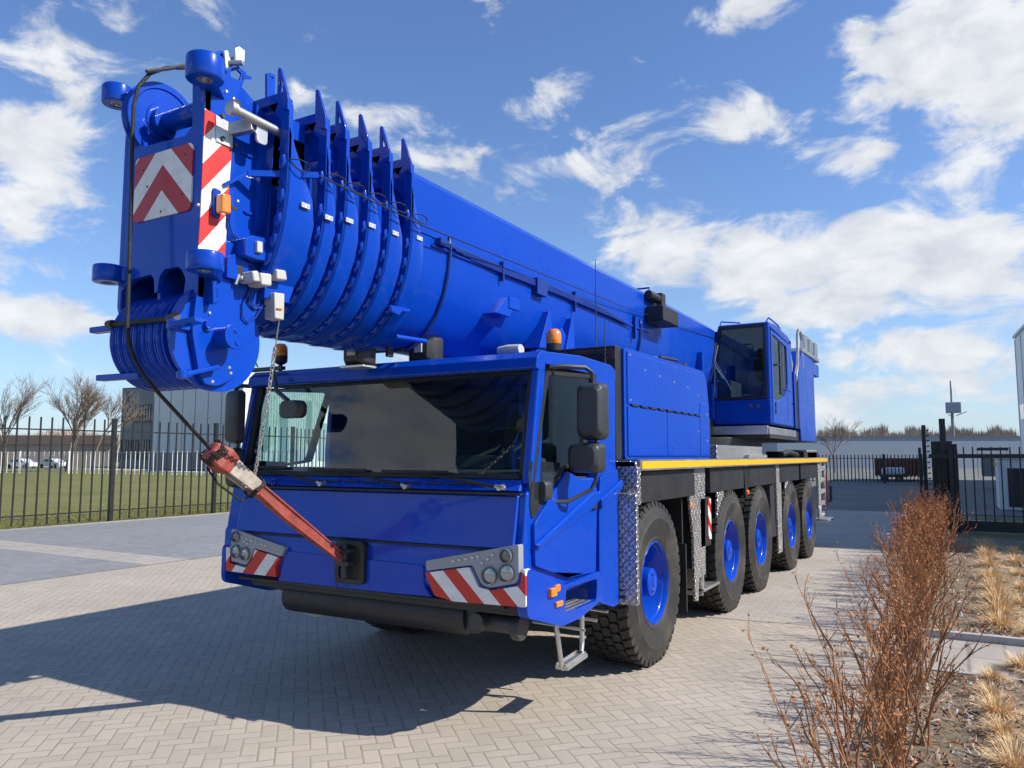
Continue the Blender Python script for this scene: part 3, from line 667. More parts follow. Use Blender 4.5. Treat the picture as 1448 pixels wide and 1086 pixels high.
# wipers
for ux, uy, vx, vy in ((455,684,372,664),(575,688,480,668),(708,690,590,671)):
    a = px(ux, uy, y=.0); b_ = px(vx, vy, y=.1); a = V((a.x, .0, a.z)); b_ = V((b_.x, wy(b_.z)-.02, b_.z+.01)); mid = a.lerp(b_, .5)+V((0,-.02,.01))
    wp = P_('wiper', lambda b: (b.tube([a, mid, b_], [.014,.011,.008], 6), b.bar(b_-V((.32,0,-.012)), b_+V((.28,0,.01)), .012, .022)), M['seal'])
    P_('wiper_pivot', lambda b: (b.cyl(a+V((0,.06,0)), a-V((0,.03,0)), .026, .018, 10), b.cyl(a+V((-.03,-.02,.012)), a+V((.035,-.03,.0)), .014, n=8)), M['steel'], wp)
# nose lettering (cast into the paint)
def text(s, size, loc, rot, m, par, name='lettering', ext=.004, align='LEFT'):
    cu = bpy.data.curves.new('t', 'FONT'); cu.body = s; cu.size = size; cu.extrude = ext; cu.align_x = align
    o = bpy.data.objects.new('t', cu); C.objects.link(o); dg = bpy.context.evaluated_depsgraph_get(); me = bpy.data.meshes.new_from_object(o.evaluated_get(dg)); bpy.data.objects.remove(o)
    me.materials.clear(); me.materials.append(m); q = bpy.data.objects.new(name, me); C.objects.link(q); q.location = loc; q.rotation_euler = rot; q.parent = par; return q
text('DEMAG', .075, (-1.12, .0, 1.60), (R(80), 0, 0), BL, crane, ext=.006)
# tow coupling
cp = px(494, 795, y=-.07)
co = P_('tow_coupling', lambda b: b.prism(rrect(cp.x-.14, cp.x+.14, cp.z-.155, cp.z+.155, .04), 'y', -.075, -.0, holes=[rrect(cp.x-.10, cp.x+.10, cp.z-.12, cp.z+.12, .03)]), M['black'], bevel=.008)
P_('coupling_recess', lambda b: b.box(cp.x-.105, cp.x+.105, -.062, -.05, cp.z-.125, cp.z+.125), M['seal'], co)
P_('coupling_pin', lambda b: (b.cyl((cp.x-.02,-.10,cp.z-.11), (cp.x-.02,-.10,cp.z+.13), .022, n=10), b.box(cp.x-.08, cp.x+.04, -.13, -.055, cp.z-.02, cp.z+.01), b.box(cp.x-.08, cp.x+.04, -.13, -.055, cp.z+.075, cp.z+.1),
   b.tube([(cp.x-.03,-.1,cp.z+.1),(cp.x-.06,-.14,cp.z+.14),(cp.x-.1,-.13,cp.z+.1)], .01, 6), b.tube([(cp.x-.1,-.1,cp.z-.12),(cp.x-.1,-.1,cp.z-.2)], .006, 5)), M['frame_grey'], co)
# headlight units and hazard corners
M['lamp_ring'] = mat('lamp_ring_chrome', (.3, .31, .33), .25, metal=.6)
def lamp(c, r, par, m='lens', d=.02):
    o = P_('headlight', lambda b: b.lathe([(.0, -d*.6), (r*.45, -d*.55), (r*.8, -d*.2), (r*.82, 0), (r*.82, .01)], (c.x, c.y, c.z), 'y', 24), M[m], par)
    P_('lamp_ring', lambda b: b.lathe([(r*.82, 0), (r*.86, -d), (r*.96, -d*.8), (r*1.0, .0)], (c.x, c.y, c.z), 'y', 28), M['lamp_ring'], par); return o
Yh = -.065
R_pts = [(602,793),(733,770),(733.5,818),(729,825),(692,831),(681,827),(668,799),(603,807)]
hr = P_('lamp_panel', lambda b: b.prism(rpoly(xz(R_pts, Yh), .018), 'y', Yh, 0), M['hl_grey'], bevel=.01)
for u, v, r in ((716,786,.048),(692,814,.06),(715.5,811,.06)): lamp(px(u, v, y=Yh-.004), r, hr, 'lens_dark' if v < 800 else 'lens')
def bolts(b, pts, y):
    for u, v in pts: c = px(u, v, y=y); b.lathe([(0,-.008),(.009,-.007),(.013,0)], tuple(c), 'y', 10)
P_('bolts', lambda b: bolts(b, [(641,793.5),(649.5,792),(659,790.5),(668,788.5),(676,787),(682,796),(690,790.5),(697,784.5)], Yh-.002), M['steel'], hr)
L_pts = [(327.5,748),(331,748),(403,773.5),(398,787),(360,775),(354,790),(348,799),(327,793)]
hl = P_('lamp_panel', lambda b: b.prism(rpoly(xz(L_pts, Yh), .015), 'y', Yh, 0), M['hl_grey'], bevel=.01)
for u, v, r in ((333.5,759,.045),(333.5,779.5,.055),(346.5,783,.055)): lamp(px(u, v, y=Yh-.004), r, hl, 'lens_dark' if v < 765 else 'lens')
P_('bolts', lambda b: bolts(b, [(343,760),(349.5,762.5),(356,764.5),(363,767),(370,769.5),(376,771.5),(350,769),(346,766)], Yh-.002), M['steel'], hl)
M['hzR'] = stripes('hazard_marking_right', 1.0, 1/.95, .262, .10); M['hzL'] = stripes('hazard_marking_left', -1.0, 1/1.15, .262, .70)
HR = [(601.5,810),(664,802),(677,830),(694,835),(732,829),(737,826),(738,805),(743.5,806),(744,859),(640,850),(615,842)]
P_('hazard_marking', lambda b: b.prism(rpoly(xz(HR, -.06), .01), 'y', -.066, -.0), M['hzR'], bevel=.004)
HL = [(320.5,773),(326.5,775),(325,796),(348,803),(357,791),(361,777),(397,789),(390,800),(391,816),(320,807)]
P_('hazard_marking', lambda b: b.prism(rpoly(xz(HL, -.06), .01), 'y', -.066, -.0), M['hzL'], bevel=.004)
# rounded bumper corners with the step pocket
def corner(b, s):
    pts = [px(736,818,x=1.45)]
    prof = [(-.05,.80),(-.05,1.10),(.02,1.10),(.48,.93),(.62,.935),(1.14,.95),(1.17,.73),(.75,.66),(.45,.655),(.1,.76)]
    hole = rpoly([(.50,.735),(1.04,.74),(1.06,.90),(.52,.905)], .03, 2)
    x0, x1 = (1.40, 1.475) if s > 0 else (-1.405, -1.36); b.prism(rpoly(prof, .06, 4), 'x', x0, x1, holes=[hole])
for s in (-1, 1):
    bc = P_('bumper_corner', lambda b: corner(b, s), bevel=.02)
    x0, x1 = sorted((s*1.19, s*1.40)); xs = s*1.44
    P_('step_tread', lambda b: [b.box(*sorted((s*1.2+s*i*.052, s*1.2+s*i*.052+s*.034)), .49, 1.05, .72, .742) for i in range(5)], M['steel'], bc, bevel=.004)
    P_('marker_lamp', lambda b: (b.box(*sorted((s*1.47, s*1.505)), .24, .33, .885, .945), b.box(*sorted((s*1.47, s*1.495)), .33, .40, .905, .955)), M['orange'], bc, bevel=.01)
    P_('marker_lamp', lambda b: b.box(*sorted((s*1.47, s*1.495)), .34, .44, .80, .84), M['orange'], bc, bevel=.01)
# doors (both sides): lower panel with facets, window, seals
def door(s):
    X = s*CW
    def q(pts): return yz(pts, CW)
    dp = q([(750.5,742),(757,731),(797,666),(840,690),(838,808),(800,817),(752,800)])
    d = P_('door', lambda b: b.prism(rpoly(dp, .02, 2), 'x', *sorted((X, X+s*.028))), bevel=.012)
    fc = q([(750,769),(752,777),(832,718),(842,706),(842,694),(828,697)])
    P_('door_crease', lambda b: b.prism(fc, 'x', *sorted((X+s*.02, X+s*.055))), BL, d, bevel=.02)
    win = q([(771,524),(843,530),(825,655),(797,663),(757,728),(751,736),(748,712)])
    P_('door_seal', lambda b: b.prism(rpoly(win, .03, 2), 'x', *sorted((X-s*.03, X+s*.006)), holes=[rpoly(q([(775,530),(838,535),(820,652),(794,659),(757,719),(753,724),(752,710)]), .03, 2)]), M['seal'], d)
    P_('door_window', lambda b: b.prism(q([(773,527),(840,533),(822,653),(795,661),(755,724),(751,727),(750,711)]), 'x', *sorted((X-s*.014, X-s*.010))), M['glass_side'], d, smooth=0)
    P_('lower_glass', lambda b: b.prism(q([(801,655),(795,662),(756,725),(751,728),(750,711),(747,672),(748,652)]), 'x', *sorted((X+s*.001, X+s*.003))), M['winm'], d, smooth=0)
    # sill between window and lower panel in front of and behind the door
    P_('door_handle', lambda b: b.prism([(1.02,1.42),(1.10,1.42),(1.11,1.52),(1.03,1.52)], 'x', *sorted((X+s*.03, X+s*.05))), M['black'], d, bevel=.01)
    return d
for s in (-1, 1): door(s)
# bulged rear quarter of the cab
for s in (-1, 1):
    P_('rear_quarter', lambda b: b.prism(rpoly([(1.16,.70),(1.17,1.55),(1.2,1.66),(1.3,1.70),(1.57,1.72),(1.58,1.5),(1.57,.64),(1.45,.62)], .03, 2), 'x', *sorted((s*1.415, s*1.45))), bevel=.015)
    P_('quarter_ridge', lambda b: b.prism([(1.14,1.50),(1.59,1.64),(1.59,1.56),(1.16,1.42)], 'x', *sorted((s*1.44, s*1.485))), bevel=.015)
# mirrors
def mirror(s, side):
    X = s
    pf = lambda u, v, x: px(u, v, x=x)
    top = px(858, 543, x=1.62); bot = px(855, 622, x=1.62)
    yc = .62; xa = 1.52
    tl, br = px(820, 542, y=yc), px(858, 622, y=yc)
    x0, x1, zt_, zb_ = tl.x, br.x, tl.z, br.z
    w_ = x1-x0; xm = (x0+x1)/2
    body = P_('mirror', lambda b: b.loft([[(s*(xm+a), yy, zz) for a, zz in rrect(-w_/2*k, w_/2*k, zb_+d_, zt_-d_, .05)] for yy, k, d_ in ((yc-.10,.72,.04),(yc-.07,.92,.012),(yc+.0,1,0),(yc+.05,1,0))]), M['mirror_black'], bevel=.01)
    P_('mirror_glass', lambda b: b.box(*sorted((s*(x0+.015), s*(x1-.015))), yc+.05, yc+.055, zb_+.02, zt_-.02), M['mirrorglass'], body)
    t2, b2 = px(807, 626, y=yc-.02), px(853, 669, y=yc-.02); xm2 = (t2.x+b2.x)/2; w2 = b2.x-t2.x
    m2 = P_('wide_angle_mirror', lambda b: b.loft([[(s*(xm2+a), yy, zz) for a, zz in rrect(-w2/2*k, w2/2*k, b2.z+d_, t2.z-d_, .045)] for yy, k, d_ in ((yc-.11,.74,.03),(yc-.08,.94,.01),(yc,1,0),(yc+.04,1,0))]), M['mirror_black'], bevel=.01)
    P_('mirror_glass', lambda b: b.box(*sorted((s*(t2.x+.015), s*(b2.x-.015))), yc+.04, yc+.045, b2.z+.02, t2.z-.02), M['mirrorglass'], m2)
    zt2 = zt_+.10
    P_('mirror_arm', lambda b: (b.tube([(s*1.41,.40,zt2),(s*1.50,.45,zt2+.01),(s*(xm-.05),.60,zt2+.01),(s*xm,.61,zt2-.03),(s*xm,.62,zt_-.03)], .017, 8),
        b.tube([(s*xm,.66,zt_-.05),(s*xm,.66,b2.z-.05),(s*(xm-.03),.64,b2.z-.12),(s*1.50,.5,b2.z-.2),(s*1.41,.40,b2.z-.2)], .015, 8)), M['mirror_black'], body)
mirror(1, 'r')
def mirror_left():
    yc = .02; a, c = px(316, 553, y=yc), px(344, 627, y=yc); a2, c2 = px(318, 633, y=yc), px(340, 690, y=yc); r_ = M['mirror_black']; out = []
    for nm, p, q in (('mirror', a, c), ('wide_angle_mirror', a2, c2)):
        xm, w_ = (p.x+q.x)/2+.03, (q.x-p.x)*.62
        o = P_(nm, lambda b: b.loft([[(xm+k_, yy, zz) for k_, zz in rrect(-w_/2*k, w_/2*k, q.z+d_, p.z-d_, .045)] for yy, k, d_ in ((yc-.06,.72,.04),(yc-.045,.92,.012),(yc,1,0),(yc+.03,1,0))]), r_, bevel=.01); out.append(o)
        P_('mirror_glass', lambda b: b.box(xm-w_/2+.012, xm+w_/2-.012, yc+.03, yc+.034, q.z+.02, p.z-.02), M['mirrorglass'], o)
    xm = (a.x+c.x)/2; zt_ = px(330, 547, y=yc).z
    P_('mirror_arm', lambda b: (b.tube([(-1.40,.25,zt_+.02),(-1.48,.12,zt_+.02),(xm+.05,yc+.02,zt_+.01),(xm,yc+.02,zt_-.02),(xm,yc+.02,a.z-.03)], .018, 8), b.tube([(xm,yc+.06,a.z-.05),(xm,yc+.06,c2.z),(xm+.05,.1,c2.z-.06),(-1.41,.2,c2.z-.06)], .015, 8)), r_, out[0])
mirror_left()
# small front mirror, lower right quarter
P_('ramp_mirror', lambda b: (b.loft([[(1.43+a, yy, zz) for a, zz in rrect(-.05*k, .05*k, 1.53, 1.66, .03)] for yy, k in ((.22,.8),(.25,1),(.31,1))]), b.tube([(1.40,.16,1.62),(1.42,.2,1.9)], .012, 6)), M['mirror_black'], bevel=.01)
# front-view mirror on an arm inside the top left of the screen
P_('front_mirror', lambda b: (b.tube([(-1.02,.10,2.53),(-.88,.0,2.36),(-.72,-.02,2.27)], .022, 6), b.loft([[(-.66+a, yy, 2.20+zz) for a, zz in rrect(-.13*k, .13*k, -.07, .07, .05)] for yy, k in ((-.08,.7),(-.05,1),(.0,1))])), M['mirror_black'], bevel=.01)
# beacons
def beacon(c, r=.062, h=.125):
    bb_ = P_('beacon', lambda b: b.lathe([(r*.92,0),(r,.01),(r,.5*h),(r*.92,.8*h),(r*.6,.98*h),(0,h)], tuple(c), 'z', 20), M['orange'])
    P_('beacon_base', lambda b: (b.lathe([(0,-.07),(r*.5,-.065),(r*.95,-.045),(r*1.0,.012)], tuple(c), 'z', 20), b.cyl(c+V((0,0,-.15)), c+V((0,0,-.05)), .018, n=8), b.cyl(c+V((0,0,-.16)), c+V((0,0,-.14)), .035, n=10)), M['black'], bb_)
c = px(783, 488, x=1.12); beacon(V((1.12, c.y, c.z)), .062, .13); c = px(397, 505, x=-1.28); beacon(V((-1.28, c.y, c.z)), .062, .12)
P_('roof_bar', lambda b: (b.bar((-1.46,.2,2.575), (-1.02,.2,2.575), .05, .03), b.tube([(-1.44,.2,2.59),(-1.42,.2,2.66),(-1.36,.2,2.65),(-1.33,.2,2.6)], .006, 5)), M['black'])
# aerials
def aerial(u, v0, v1, x):
    a = px(u, v0, x=x); t_ = px(u-1, v1, x=x); P_('aerial', lambda b: b.tube([(x, a.y, a.z),(x, a.y, a.z+.12),(x, a.y, a.z+.13),(x, t_.y, t_.z)], [.014,.012,.006,.003], 6), M['frame_grey'])
aerial(843, 515, 367, 1.2); aerial(856, 545, 455, 1.36)
# work lamps on the roof and under the boom
P_('roof_loudspeaker', lambda b: b.loft([[(x, .62+.05*cos(t)*k, 2.64+.04*sin(t)*k) for t in [2*pi*i/10 for i in range(10)]] for x, k in ((.86,.8),(.95,1.1),(1.06,1.0))]), M['grey_box'], bevel=.005)
# underrun bar, black trim, swing-down steps
P_('under_bar', lambda b: (b.lathe([(0,0),(.11,0),(.13,.02),(.13,1.70),(.11,1.73),(0,1.73)], (-.82,.17,.72), 'x', 32), b.box(-1.1,1.36,.02,.5,.79,.862)), M['black'], smooth=40)
P_('under_bracket', lambda b: (b.cyl((.95,.14,.70), (1.32,.14,.70), .06, n=12), b.cyl((1.3,.1,.70), (1.36,.1,.70), .085, n=14), b.box(.8,1.0,.1,.3,.62,.8), b.cyl((1.04,.02,.72),(1.04,.1,.72), .06, n=12), b.cyl((-1.12,.12,.80), (-.8,.12,.76), .022, n=8), b.cyl((-1.2,.12,.81), (-1.1,.12,.80), .035, n=10)), M['frame_grey'], bevel=.006)
P_('bumper_trim', lambda b: b.box(-1.2, 1.3, -.045, .0, .835, .86), M['black'], bevel=.006)
P_('axle_links', lambda b: [b.cyl((1.0, .9+i*.22, .56+.03*i), (1.42, .95+i*.22, .53+.03*i), .012, n=6) for i in range(3)], M['steel'])
def hstep(s):
    a = px(790, 872, x=1.36); bq = px(818, 868, x=1.40); y0, y1 = .55, .98; zt_, zb_ = .68, .33
    P_('hanging_step', lambda b: (b.tube([(s*1.38,y0,zt_),(s*1.38,y0,zt_-.06),(s*1.39,y0+.06,zb_+.01),(s*1.39,y0+.09,zb_-.01)], .02, 8), b.tube([(s*1.38,y1,zt_),(s*1.38,y1,zb_+.1),(s*1.39,y1-.04,zb_+.04)], .02, 8),
        b.bar((s*1.39,y0+.06,zb_), (s*1.39,y1-.03,zb_+.02), .10, .03), b.bar((s*1.35,y0+.06,zb_+.02), (s*1.35,y1-.03,zb_+.04), .012, .02), b.bar((s*1.42,y0+.06,zb_+.02), (s*1.42,y1-.03,zb_+.04), .012, .02)), M['steel'], bevel=.003)
hstep(1)
def hstepL(s): P_('hanging_step', lambda b: b.tube([(-1.02,.55,.72),(-1.0,.5,.66),(-.93,.45,.52),(-.82,.45,.5),(-.6,.5,.56)], .022, 8), M['grey_box'])
hstepL(-1)

# ---------------------------------------------------------------- chassis
P_('chassis', lambda b: (b.box(-.62,.62,.5,13.0,.75,1.45), b.box(-.5,.5,.3,1.0,.8,1.2)), M['black'])
for y in (2.3, 5.0, 6.6, 8.9, 10.6): P_('axle', lambda b: (b.cyl((-1.2,y,.72), (1.2,y,.72), .13, n=12), b.lathe([(0,-.3),(.22,-.2),(.27,0),(.22,.2),(0,.3)], (0,y,.72), 'x', 14)), M['frame_grey'])
DW = 1.55
P_('deck', lambda b: (b.box(-1.54, 1.54, 1.72, 12.95, 1.74, 1.785), b.box(-1.35,1.35,1.7,12.9,1.45,1.74)), M['frame_grey'], bevel=.004)
P_('deck_edge_rail', lambda b: (b.box(1.53,1.558,1.80,12.95,1.705,1.80), b.box(-1.558,-1.53,1.80,12.95,1.705,1.80)), M['steel'], bevel=.003)
P_('reflective_strip', lambda b: (b.box(1.556,1.561,1.84,12.9,1.722,1.785), b.box(-1.561,-1.556,1.84,12.9,1.722,1.785)), M['yellow'])
P_('side_beam', lambda b: [b.box(*sorted((s*1.44, s*1.50)), y0, y1, 1.42+.0*k, 1.70) for s in (-1,1) for k, (y0, y1) in enumerate(((1.95,3.55),(4.15,5.7),(5.95,7.7),(8.05,9.7),(9.9,11.6)))], M['black'], bevel=.01)
P_('mudguard_liner', lambda b: [b.box(*sorted((s*.9, s*1.43)), y0, y1, 1.52, 1.56) for s in (-1,1) for y0, y1 in ((1.6,3.2),(4.2,7.5),(8.1,11.5))] + [b.box(*sorted((s*.85, s*1.43)), y0, y0+.04, .5, 1.55) for s in (-1,1) for y0 in (3.3,4.1,7.6,8.0)], M['seal'])
def ck(name, fn, par=None): return P_(name, fn, M['checker'], par, bevel=.006)
for s in (-1, 1):
    ck('mudguard_plate', lambda b: (b.box(*sorted((s*1.36, s*1.60)), 1.58, 1.60, .62, 1.52), b.box(*sorted((s*1.575, s*1.588)), 1.58, 1.66, .62, 1.52), b.box(*sorted((s*1.36, s*1.56)), 1.56, 1.76, 1.505, 1.522)))
    ck('deck_front_plate', lambda b: (b.box(*sorted((s*1.30, s*1.55)), 1.72, 1.745, 1.50, 1.79), b.box(*sorted((s*1.54, s*1.562)), 1.72, 1.80, 1.42, 1.74)))
    # uprights between the wheels
    for pts in ([(973,660),(997,660),(998,812),(989,818),(988,850),(984,850),(981,760),(976,712)], [(1015,660),(1025,660),(1022,745),(1018,822),(1014,822)], [(1097,656),(1104,656),(1107,780),(1102,783),(1099,700)], [(1111,657),(1116,657),(1113,720),(1113,776),(1110,776)]):
        ck('side_upright', lambda b: b.prism(yz(pts, 1.49), 'x', *sorted((s*1.46, s*1.49))))
    P_('side_locker', lambda b: b.box(*sorted((s*1.2, s*1.455)), 7.5, 8.0, .62, 1.70), M['frame_grey'], bevel=.01)
    P_('side_tank', lambda b: b.box(*sorted((s*1.05, s*1.42)), 3.74, 4.2, .62, 1.6), M['frame_grey'], bevel=.02)
    P_('outrigger_beam', lambda b: (b.box(*sorted((s*.9, s*1.46)), 3.76, 4.16, .9, 1.15), b.box(*sorted((s*1.44, s*1.49)), 3.76, 4.16, .85, 1.38)), M['black'], bevel=.01)
    P_('triangle_bracket', lambda b: b.prism([(5.72,1.70),(6.0,1.70),(5.9,1.30),(5.8,1.30)], 'x', *sorted((s*1.46, s*1.50))), M['black'], bevel=.005)
    ck('rear_upright', lambda b: (b.box(*sorted((s*1.47, s*1.52)), 11.7, 11.95, .62, 1.70), b.box(*sorted((s*1.47, s*1.52)), 12.5, 12.65, .62, 1.70), *[b.box(*sorted((s*1.48, s*1.51)), 11.95, 12.5, z, z+.09) for z in (.62,.85,1.08,1.31,1.54)]))
    P_('rear_light_board', lambda b: b.box(*sorted((s*1.50, s*1.53)), 12.72, 12.82, .8, 1.45), M['red_plain'], bevel=.01)
    P_('rear_step', lambda b: b.box(*sorted((s*1.3, s*1.62)), 12.2, 12.9, .52, .57), M['steel'], bevel=.01)
    P_('hook_rack', lambda b: b.tube([(s*1.5,12.9,.9),(s*1.56,13.0,.9),(s*1.56,13.05,1.2)], .03, 6), M['black'])
    for z0 in (.78,):
        hz_ = stripes('hazard_board_stripes', (1.0,), 1.0, .22, .3)
        P_('hazard_board', lambda b: b.box(*sorted((s*1.49, s*1.50)), 4.03, 4.14, .92, 1.36), hz_)
    P_('side_marker', lambda b: (b.lathe([(0,.03),(.03,.02),(.035,0)], (s*1.475, 3.48, 1.32), 'x', 12), b.lathe([(0,.03),(.03,.02),(.035,0)], (s*1.50, 5.86, 1.36), 'x', 12)), M['orange'])
    P_('side_step', lambda b: (b.box(*sorted((s*1.25, s*1.52)), 3.75, 4.35, .40, .43), b.box(*sorted((s*1.48, s*1.5)), 3.78, 3.82, .43, .62), b.box(*sorted((s*1.25, s*1.5)), 3.75, 3.78, .36, .66)), M['steel'], bevel=.005)
    P_('mud_flap', lambda b: b.box(*sorted((s*1.05, s*1.49)), 3.22, 3.25, .28, .95), M['black'])
P_('deck_clutter', lambda b: (b.box(.7,1.36,px(1014,640,x=1.36).y,px(1078,640,x=1.36).y,1.79,px(1014,629,x=1.36).z), b.box(1.0,1.45,6.3,7.4,1.79,1.85), b.box(1.0,1.4,11.3,12.4,1.79,1.95)), M['checker'], bevel=.01)
P_('deck_hose_rack', lambda b: (b.box(.7,1.40,10.9,12.6,1.79,1.92), b.tube([(1.35,9.0,1.86),(1.35,9.6,1.9),(1.35,10.4,1.85)], .05, 8)), M['black'], bevel=.01)

# ---------------------------------------------------------------- wheels
def make_wheel():
    Rr, Wd, Ri = .722, .43, .355
    def rimp(b):
        b.lathe([(Ri,.0),(Ri+.012,-.01),(Ri+.004,-.03),(Ri-.022,-.045),(Ri-.03,-.055),(Ri-.035,-.12),(Ri-.05,-.14),(Ri-.055,-.23),(Ri-.08,-.26),(Ri-.13,-.27),(.20,-.25),(.17,-.25),(.0,-.25)], (0,0,0), 'x', 48)
        b.lathe([(Ri,-.0),(Ri-.02,-.03),(Ri-.035,-.4),(Ri,-Wd)], (0,0,0), 'x', 40)
    b = MB(); rimp(b); rim = b.build('wheel', BL, crane, smooth=40)
    b = MB()   # tyre: sidewalls and tread blocks
    prof = [(Ri-.01,-.02),(Ri+.02,.0),(Ri+.045,.008),(Ri+.05,.004),(Ri+.12,.022),(Ri+.2,.026),(Ri+.215,.030),(Ri+.225,.024),(Ri+.27,.016),(Rr-.045,-.004),(Rr-.03,-.012),(Rr-.028,-.05),(Rr-.022,-Wd/2),(Rr-.028,-Wd+.05),(Rr-.03,-Wd+.012),(Rr-.07,-Wd),(Ri+.12,-Wd-.02),(Ri-.01,-Wd+.02)]
    b.lathe(prof, (0,0,0), 'x', 72)
    n = 44
    for i in range(n):
        t0 = 2*pi*i/n
        def blk(xa, xb, ta, tb, sk=0.0, r0=Rr-.06, r1=Rr, ch=.0):
            vs = []
            for r in (r0, r1):
                for x, t in ((xa, ta), (xb, ta+sk), (xb, tb+sk), (xa, tb)): vs.append((x, r*cos(t), r*sin(t)))
            if ch: vs[0] = (vs[0][0]+ch, vs[0][1], vs[0][2]); vs[3] = (vs[3][0]+ch, vs[3][1], vs[3][2])
            b.add(vs, [(0,1,2,3),(4,7,6,5),(0,4,5,1),(1,5,6,2),(2,6,7,3),(3,7,4,0)])
        st = 2*pi/n
        blk(-.006, -.085, t0, t0+st*.66, .03, ch=.008); blk(-Wd+.006, -Wd+.085, t0+st*.3, t0+st*.96, -.03)
        for xa, xb, ph in ((-.10,-.17,.5),(-.18,-.25,.0),(-.26,-.33,.5)):
            tt = t0 + st*ph; c = (xa+xb)/2
            pts = [(xa, tt+st*.12), (xa, tt+st*.72), (c, tt+st*.86), (xb, tt+st*.72), (xb, tt+st*.12), (c, tt-st*.02)]
            vs = [(x, r*cos(t), r*sin(t)) for r in (Rr-.06, Rr-.003) for x, t in pts]
            b.add(vs, [(5,4,3,2,1,0),(6,7,8,9,10,11)] + [(k, (k+1)%6, (k+1)%6+6, k+6) for k in range(6)])
    b.build('tyre', M['rubber'], rim, smooth=30)
    b = MB(); b.lathe([(0,-.015),(.05,-.015),(.10,-.02),(.122,-.035),(.128,-.06),(.130,-.17),(.165,-.18),(.165,-.25)], (0,0,0), 'x', 32)
    b.lathe([(0,-.008),(.04,-.008),(.045,-.018)], (0,0,0), 'x', 16)
    for k in range(3): t = k*2.1; b.lathe([(0,-.006),(.008,-.006),(.01,-.02)], (0,.085*cos(t),.085*sin(t)), 'x', 6)
    b.build('hub_cap', BL, rim)
    b = MB()
    for k in range(12): t = 2*pi*k/12+.1; b.cyl((-.26,.215*cos(t),.215*sin(t)), (-.215,.215*cos(t),.215*sin(t)), .02, n=6); b.cyl((-.215,.215*cos(t),.215*sin(t)), (-.19,.215*cos(t),.215*sin(t)), .012, n=6)
    b.build('wheel_nuts', M['frame_grey'], rim)
    return rim
w0 = make_wheel(); WY = (2.3, 5.0, 6.6, 8.9, 10.6)
w0.location = (1.50, WY[0], .70)
for s in (1, -1):
    for i, y in enumerate(WY):
        if s == 1 and i == 0: continue
        wq = copy_tree(w0, crane, (s*1.50, y, .70), 0 if s == 1 else pi)
        wq.rotation_euler = (R(37*i), 0, 0) if s == 1 else (R(23*i), 0, pi)

# ---------------------------------------------------------------- engine housing
def engbox(b, s, z1):
    x0, x1 = sorted((s*.70, s*1.42)); b.prism(rpoly([(1.80,1.80),(1.80,z1),(4.22,z1+.02),(4.36,z1-.07),(4.42,z1-.3),(4.42,1.80)], .05, 4), 'x', x0, x1)
ZE = px(880, 490, x=1.42).z
eb = P_('engine_housing', lambda b: engbox(b, 1, ZE), bevel=.02)
P_('housing_panel', lambda b: (b.box(1.415,1.432,1.86,4.02,2.285,ZE-.03), b.box(1.415,1.432,1.86,2.9,1.83,2.265), b.box(1.415,1.432,2.915,4.02,1.83,2.265), b.box(1.415,1.432,4.04,4.40,1.83,ZE-.35)), BL, eb, bevel=.006)
P_('panel_bolts', lambda b: [b.lathe([(0,.008),(.010,.006),(.013,0)], (1.432,y,z), 'x', 8) for y, z in [(1.92,2.72),(1.92,2.32),(2.3,2.62),(2.7,2.6),(3.15,2.58),(3.6,2.56),(3.98,2.5),(3.98,2.1),(4.3,2.3),(4.3,2.0)]], M['steel'], eb)
P_('panel_hinge', lambda b: [b.cyl((1.43,1.95+i*.24,2.275),(1.43,2.10+i*.24,2.275), .011, n=6) for i in range(9)], M['seal'], eb)
P_('engine_housing', lambda b: engbox(b, -1, 2.45), bevel=.02)
P_('front_grille_frame', lambda b: (b.box(.35,1.40,1.66,1.79,1.8,ZE+.0), b.box(.35,1.38,1.79,2.3,ZE-.12,ZE-.01)), M['black'], bevel=.01)
def mesh_(b):
    for i in range(44): x = .42+i*.022; b.bar((x,1.645,ZE-.12), (x+.04,1.645,ZE-.03), .004, .004); b.bar((x+.04,1.643,ZE-.12), (x,1.643,ZE-.03), .004, .004)
P_('grille_mesh', mesh_, M['frame_grey'])
P_('exhaust_cover', lambda b: (b.box(.95,1.25,3.1,4.1,ZE-.03,ZE+.05), b.cyl((1.1,3.3,ZE+.06),(1.12,3.9,ZE+.06), .055, n=10), b.cyl((1.0,3.9,ZE+.05),(1.3,4.0,ZE+.06), .04, n=10)), M['frame_grey'], bevel=.01)
P_('hydraulic_lines', lambda b: [b.tube([(1.0+.06*i,3.0+.1*i,ZE+.02),(1.05+.06*i,3.3,ZE+.09),(1.1+.05*i,3.8,ZE+.05+.02*i)], .018, 6) for i in range(4)], M['black'])

